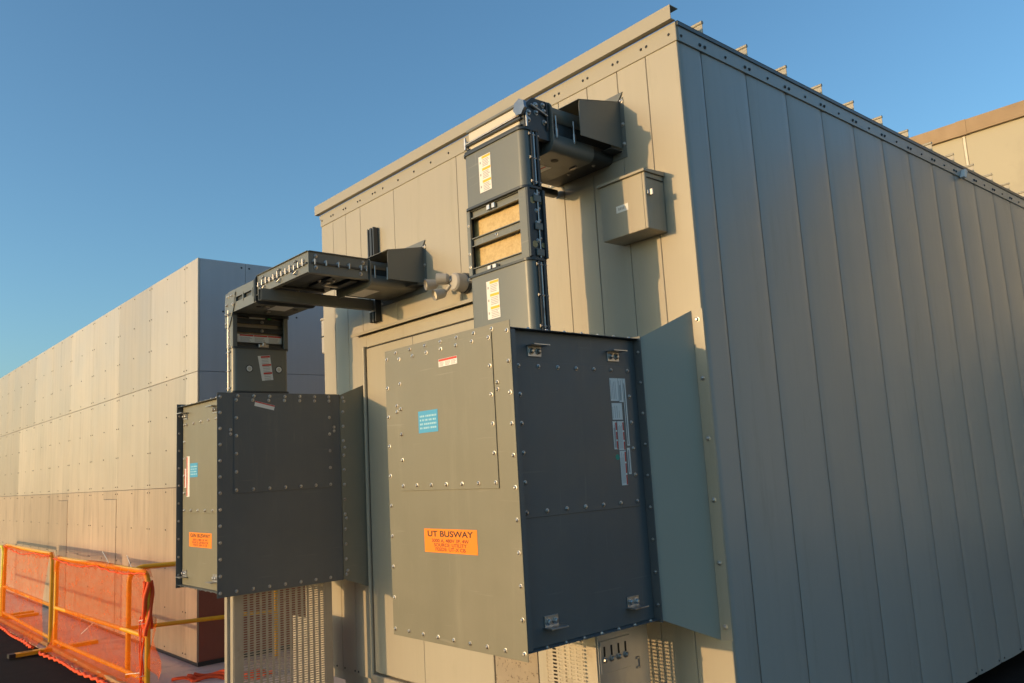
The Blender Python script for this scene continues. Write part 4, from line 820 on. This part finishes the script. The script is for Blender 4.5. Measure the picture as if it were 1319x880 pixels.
def net(p0, p1, ztop, label, seed, sag=0.03, tail=0.10):
    rnd = random.Random(seed); p0 = Vector((p0[0], p0[1], 0)); p1 = Vector((p1[0], p1[1], 0)); Ln = (p1-p0).length; d = (p1-p0)/Ln; n = Vector((d.y, -d.x, 0))
    nu = int(Ln*36); prof = 30; V = []; F = []
    ph = [rnd.uniform(0, 6.28) for _ in range(9)]
    for i in range(nu+1):
        s_ = i*Ln/nu; u = s_/Ln
        zt = ztop - sag*(math.sin(s_*2.1+ph[0])*0.5+0.5)*math.sin(math.pi*u)
        for j in range(prof+1):
            v = j/prof
            z = zt*(1-v) + 0.02*v
            out = 0.034 + 0.012*math.sin(s_*5+ph[1]+v*2.5) + 0.005*math.sin(s_*13+ph[2]-v*5) + 0.035*math.sin(math.pi*v)*math.sin(s_*3.1+ph[3]) + 0.0025*math.sin(s_*31+v*13+ph[6])
            out += 0.03*v*v
            if j == 0: z = zt-0.06+0.012*math.sin(s_*31+ph[4]); out = -0.032
            if j == 1: z = zt+0.020; out = -0.008
            if j == 2: z = zt+0.006; out = 0.026
            if j == prof: out += tail*(0.85+0.15*math.sin(s_*5+ph[5])); z = 0.016
            if j == prof-1: out += tail*0.4; z = 0.05+0.02*math.sin(s_*17+ph[7])
            V.append(p0+d*s_+n*out+Vector((0, 0, z)))
    for i in range(nu):
        for j in range(prof): F.append((i*(prof+1)+j, (i+1)*(prof+1)+j, (i+1)*(prof+1)+j+1, i*(prof+1)+j+1))
    t = thing('safety_net', p0, label, 'net', 'orange nets on the barriers')
    mb = MB(); mb.add(V, F, True); mb.build('mesh_sheet', 'net', t)
    # bunched hem at foot and loose folds at the top edge
    q = MB(); pts = []
    for i in range(int(Ln*24)+1):
        s_ = i/24; pts.append(p0+d*min(s_, Ln)+n*(0.075+tail*0.9+0.010*math.sin(s_*5+ph[5])+0.006*math.sin(s_*37))+Vector((0, 0, 0.026+0.007*math.sin(s_*41+ph[8]))))
    q.path(pts, 0.014, 6); q.build('hem', 'netd', t)
    q = MB(); pts = []
    for i in range(int(Ln*30)+1):
        s_ = i/30; u = s_/Ln; pts.append(p0+d*min(s_, Ln)+n*(0.030+0.008*math.sin(s_*19+ph[2]))+Vector((0, 0, ztop-0.016-0.05*abs(math.sin(s_*1.7+ph[3]))*math.sin(math.pi*min(u, 1))+0.003*math.sin(s_*29))))
    q.path(pts, 0.007, 6); q.build('top_fold', 'netd', t)
    return t
n1 = net((-7.78, -1.045), (-4.97, -0.972), 0.965, 'orange debris net draped over the barrier nearest the GEN BUSWAY box', 3)
n2 = net((-10.87, -1.0), (-8.0, -1.035), 0.985, 'orange debris net draped over the middle barrier left of the joint', 5)
# bunched end of the net twisted round the end post
q = MB(); P0 = Vector((-4.99, -0.972, 0))
for k, (a, rr_) in enumerate(((0.0, 0.020), (2.1, 0.017), (4.2, 0.014), (5.2, 0.012))):
    pts = [P0+Vector((0.030*math.cos(a+z*7)+0.010*math.sin(z*31+2*k), 0.030*math.sin(a+z*7), z)) for z in lin(0.40+0.05*k, 0.88, 16)]; q.path(pts, rr_, 8)
q.build('bunched_end', 'netd', n1)
q = MB()
for k in range(5):
    z1 = 0.72-0.03*k; x1 = random.uniform(-0.07, 0.0); pts = [P0+Vector((x1-0.02*k*t+0.01*math.sin(9*t+k), -0.02+0.02*math.sin(5*t+k), z1*(1-t)+0.05*t)) for t in lin(0, 1, 12)]; q.path(pts, 0.006, 6)
q.build('loose_strands', 'netd', n1)
q = MB(); V = []; F = []
for i in range(9):
    for j in range(9):
        u = i/8; v = j/8; V.append(P0+Vector((0.02+0.20*u*(1-0.8*abs(v-0.55)), 0.02+0.03*math.sin(u*4+v*5), 0.62-0.42*v-0.10*u)))
for i in range(8):
    for j in range(8): F.append((i*9+j, (i+1)*9+j, (i+1)*9+j+1, i*9+j+1))
q.add(V, F, True); q.build('loose_flap', 'net', n1)
# white cable ties
for k, (p, a) in enumerate((((-6.02, -1.0, 0.985), (-0.10, -0.03, 0.10)), ((-5.40, -0.985, 0.975), (-0.07, -0.02, 0.10)), ((-6.30, -1.04, 0.44), (-0.2, -0.06, -0.12)), ((-4.99, -1.03, 0.17), (-0.20, -0.05, -0.03)), ((-4.99, -1.01, 0.58), (-0.05, -0.02, -0.01)))):
    p = Vector(p); q = MB(); q.path([p+Vector((0, 0.05, -0.03)), p+Vector((0.0, -0.03, -0.03)), p, p+Vector(a)*0.5, p+Vector(a)], 0.003, 6)
    q.build('cable_tie', 'ties', n1)
# dropped net folds on the pavement beyond the barrier
q = MB()
for k in range(3):
    pts = [Vector((-5.15+0.55*t+0.03*math.sin(9*t+k), -0.72+0.5*t+0.10*k+0.03*math.sin(14*t+2*k), 0.030+0.012*math.sin(17*t+k))) for t in lin(0, 1, 26)]; q.path(pts, 0.014+0.004*k, 6)
q.build('loose_net', 'netd', label='crumpled orange net strip lying on the pavement beside the GEN BUSWAY stand', cat='net')
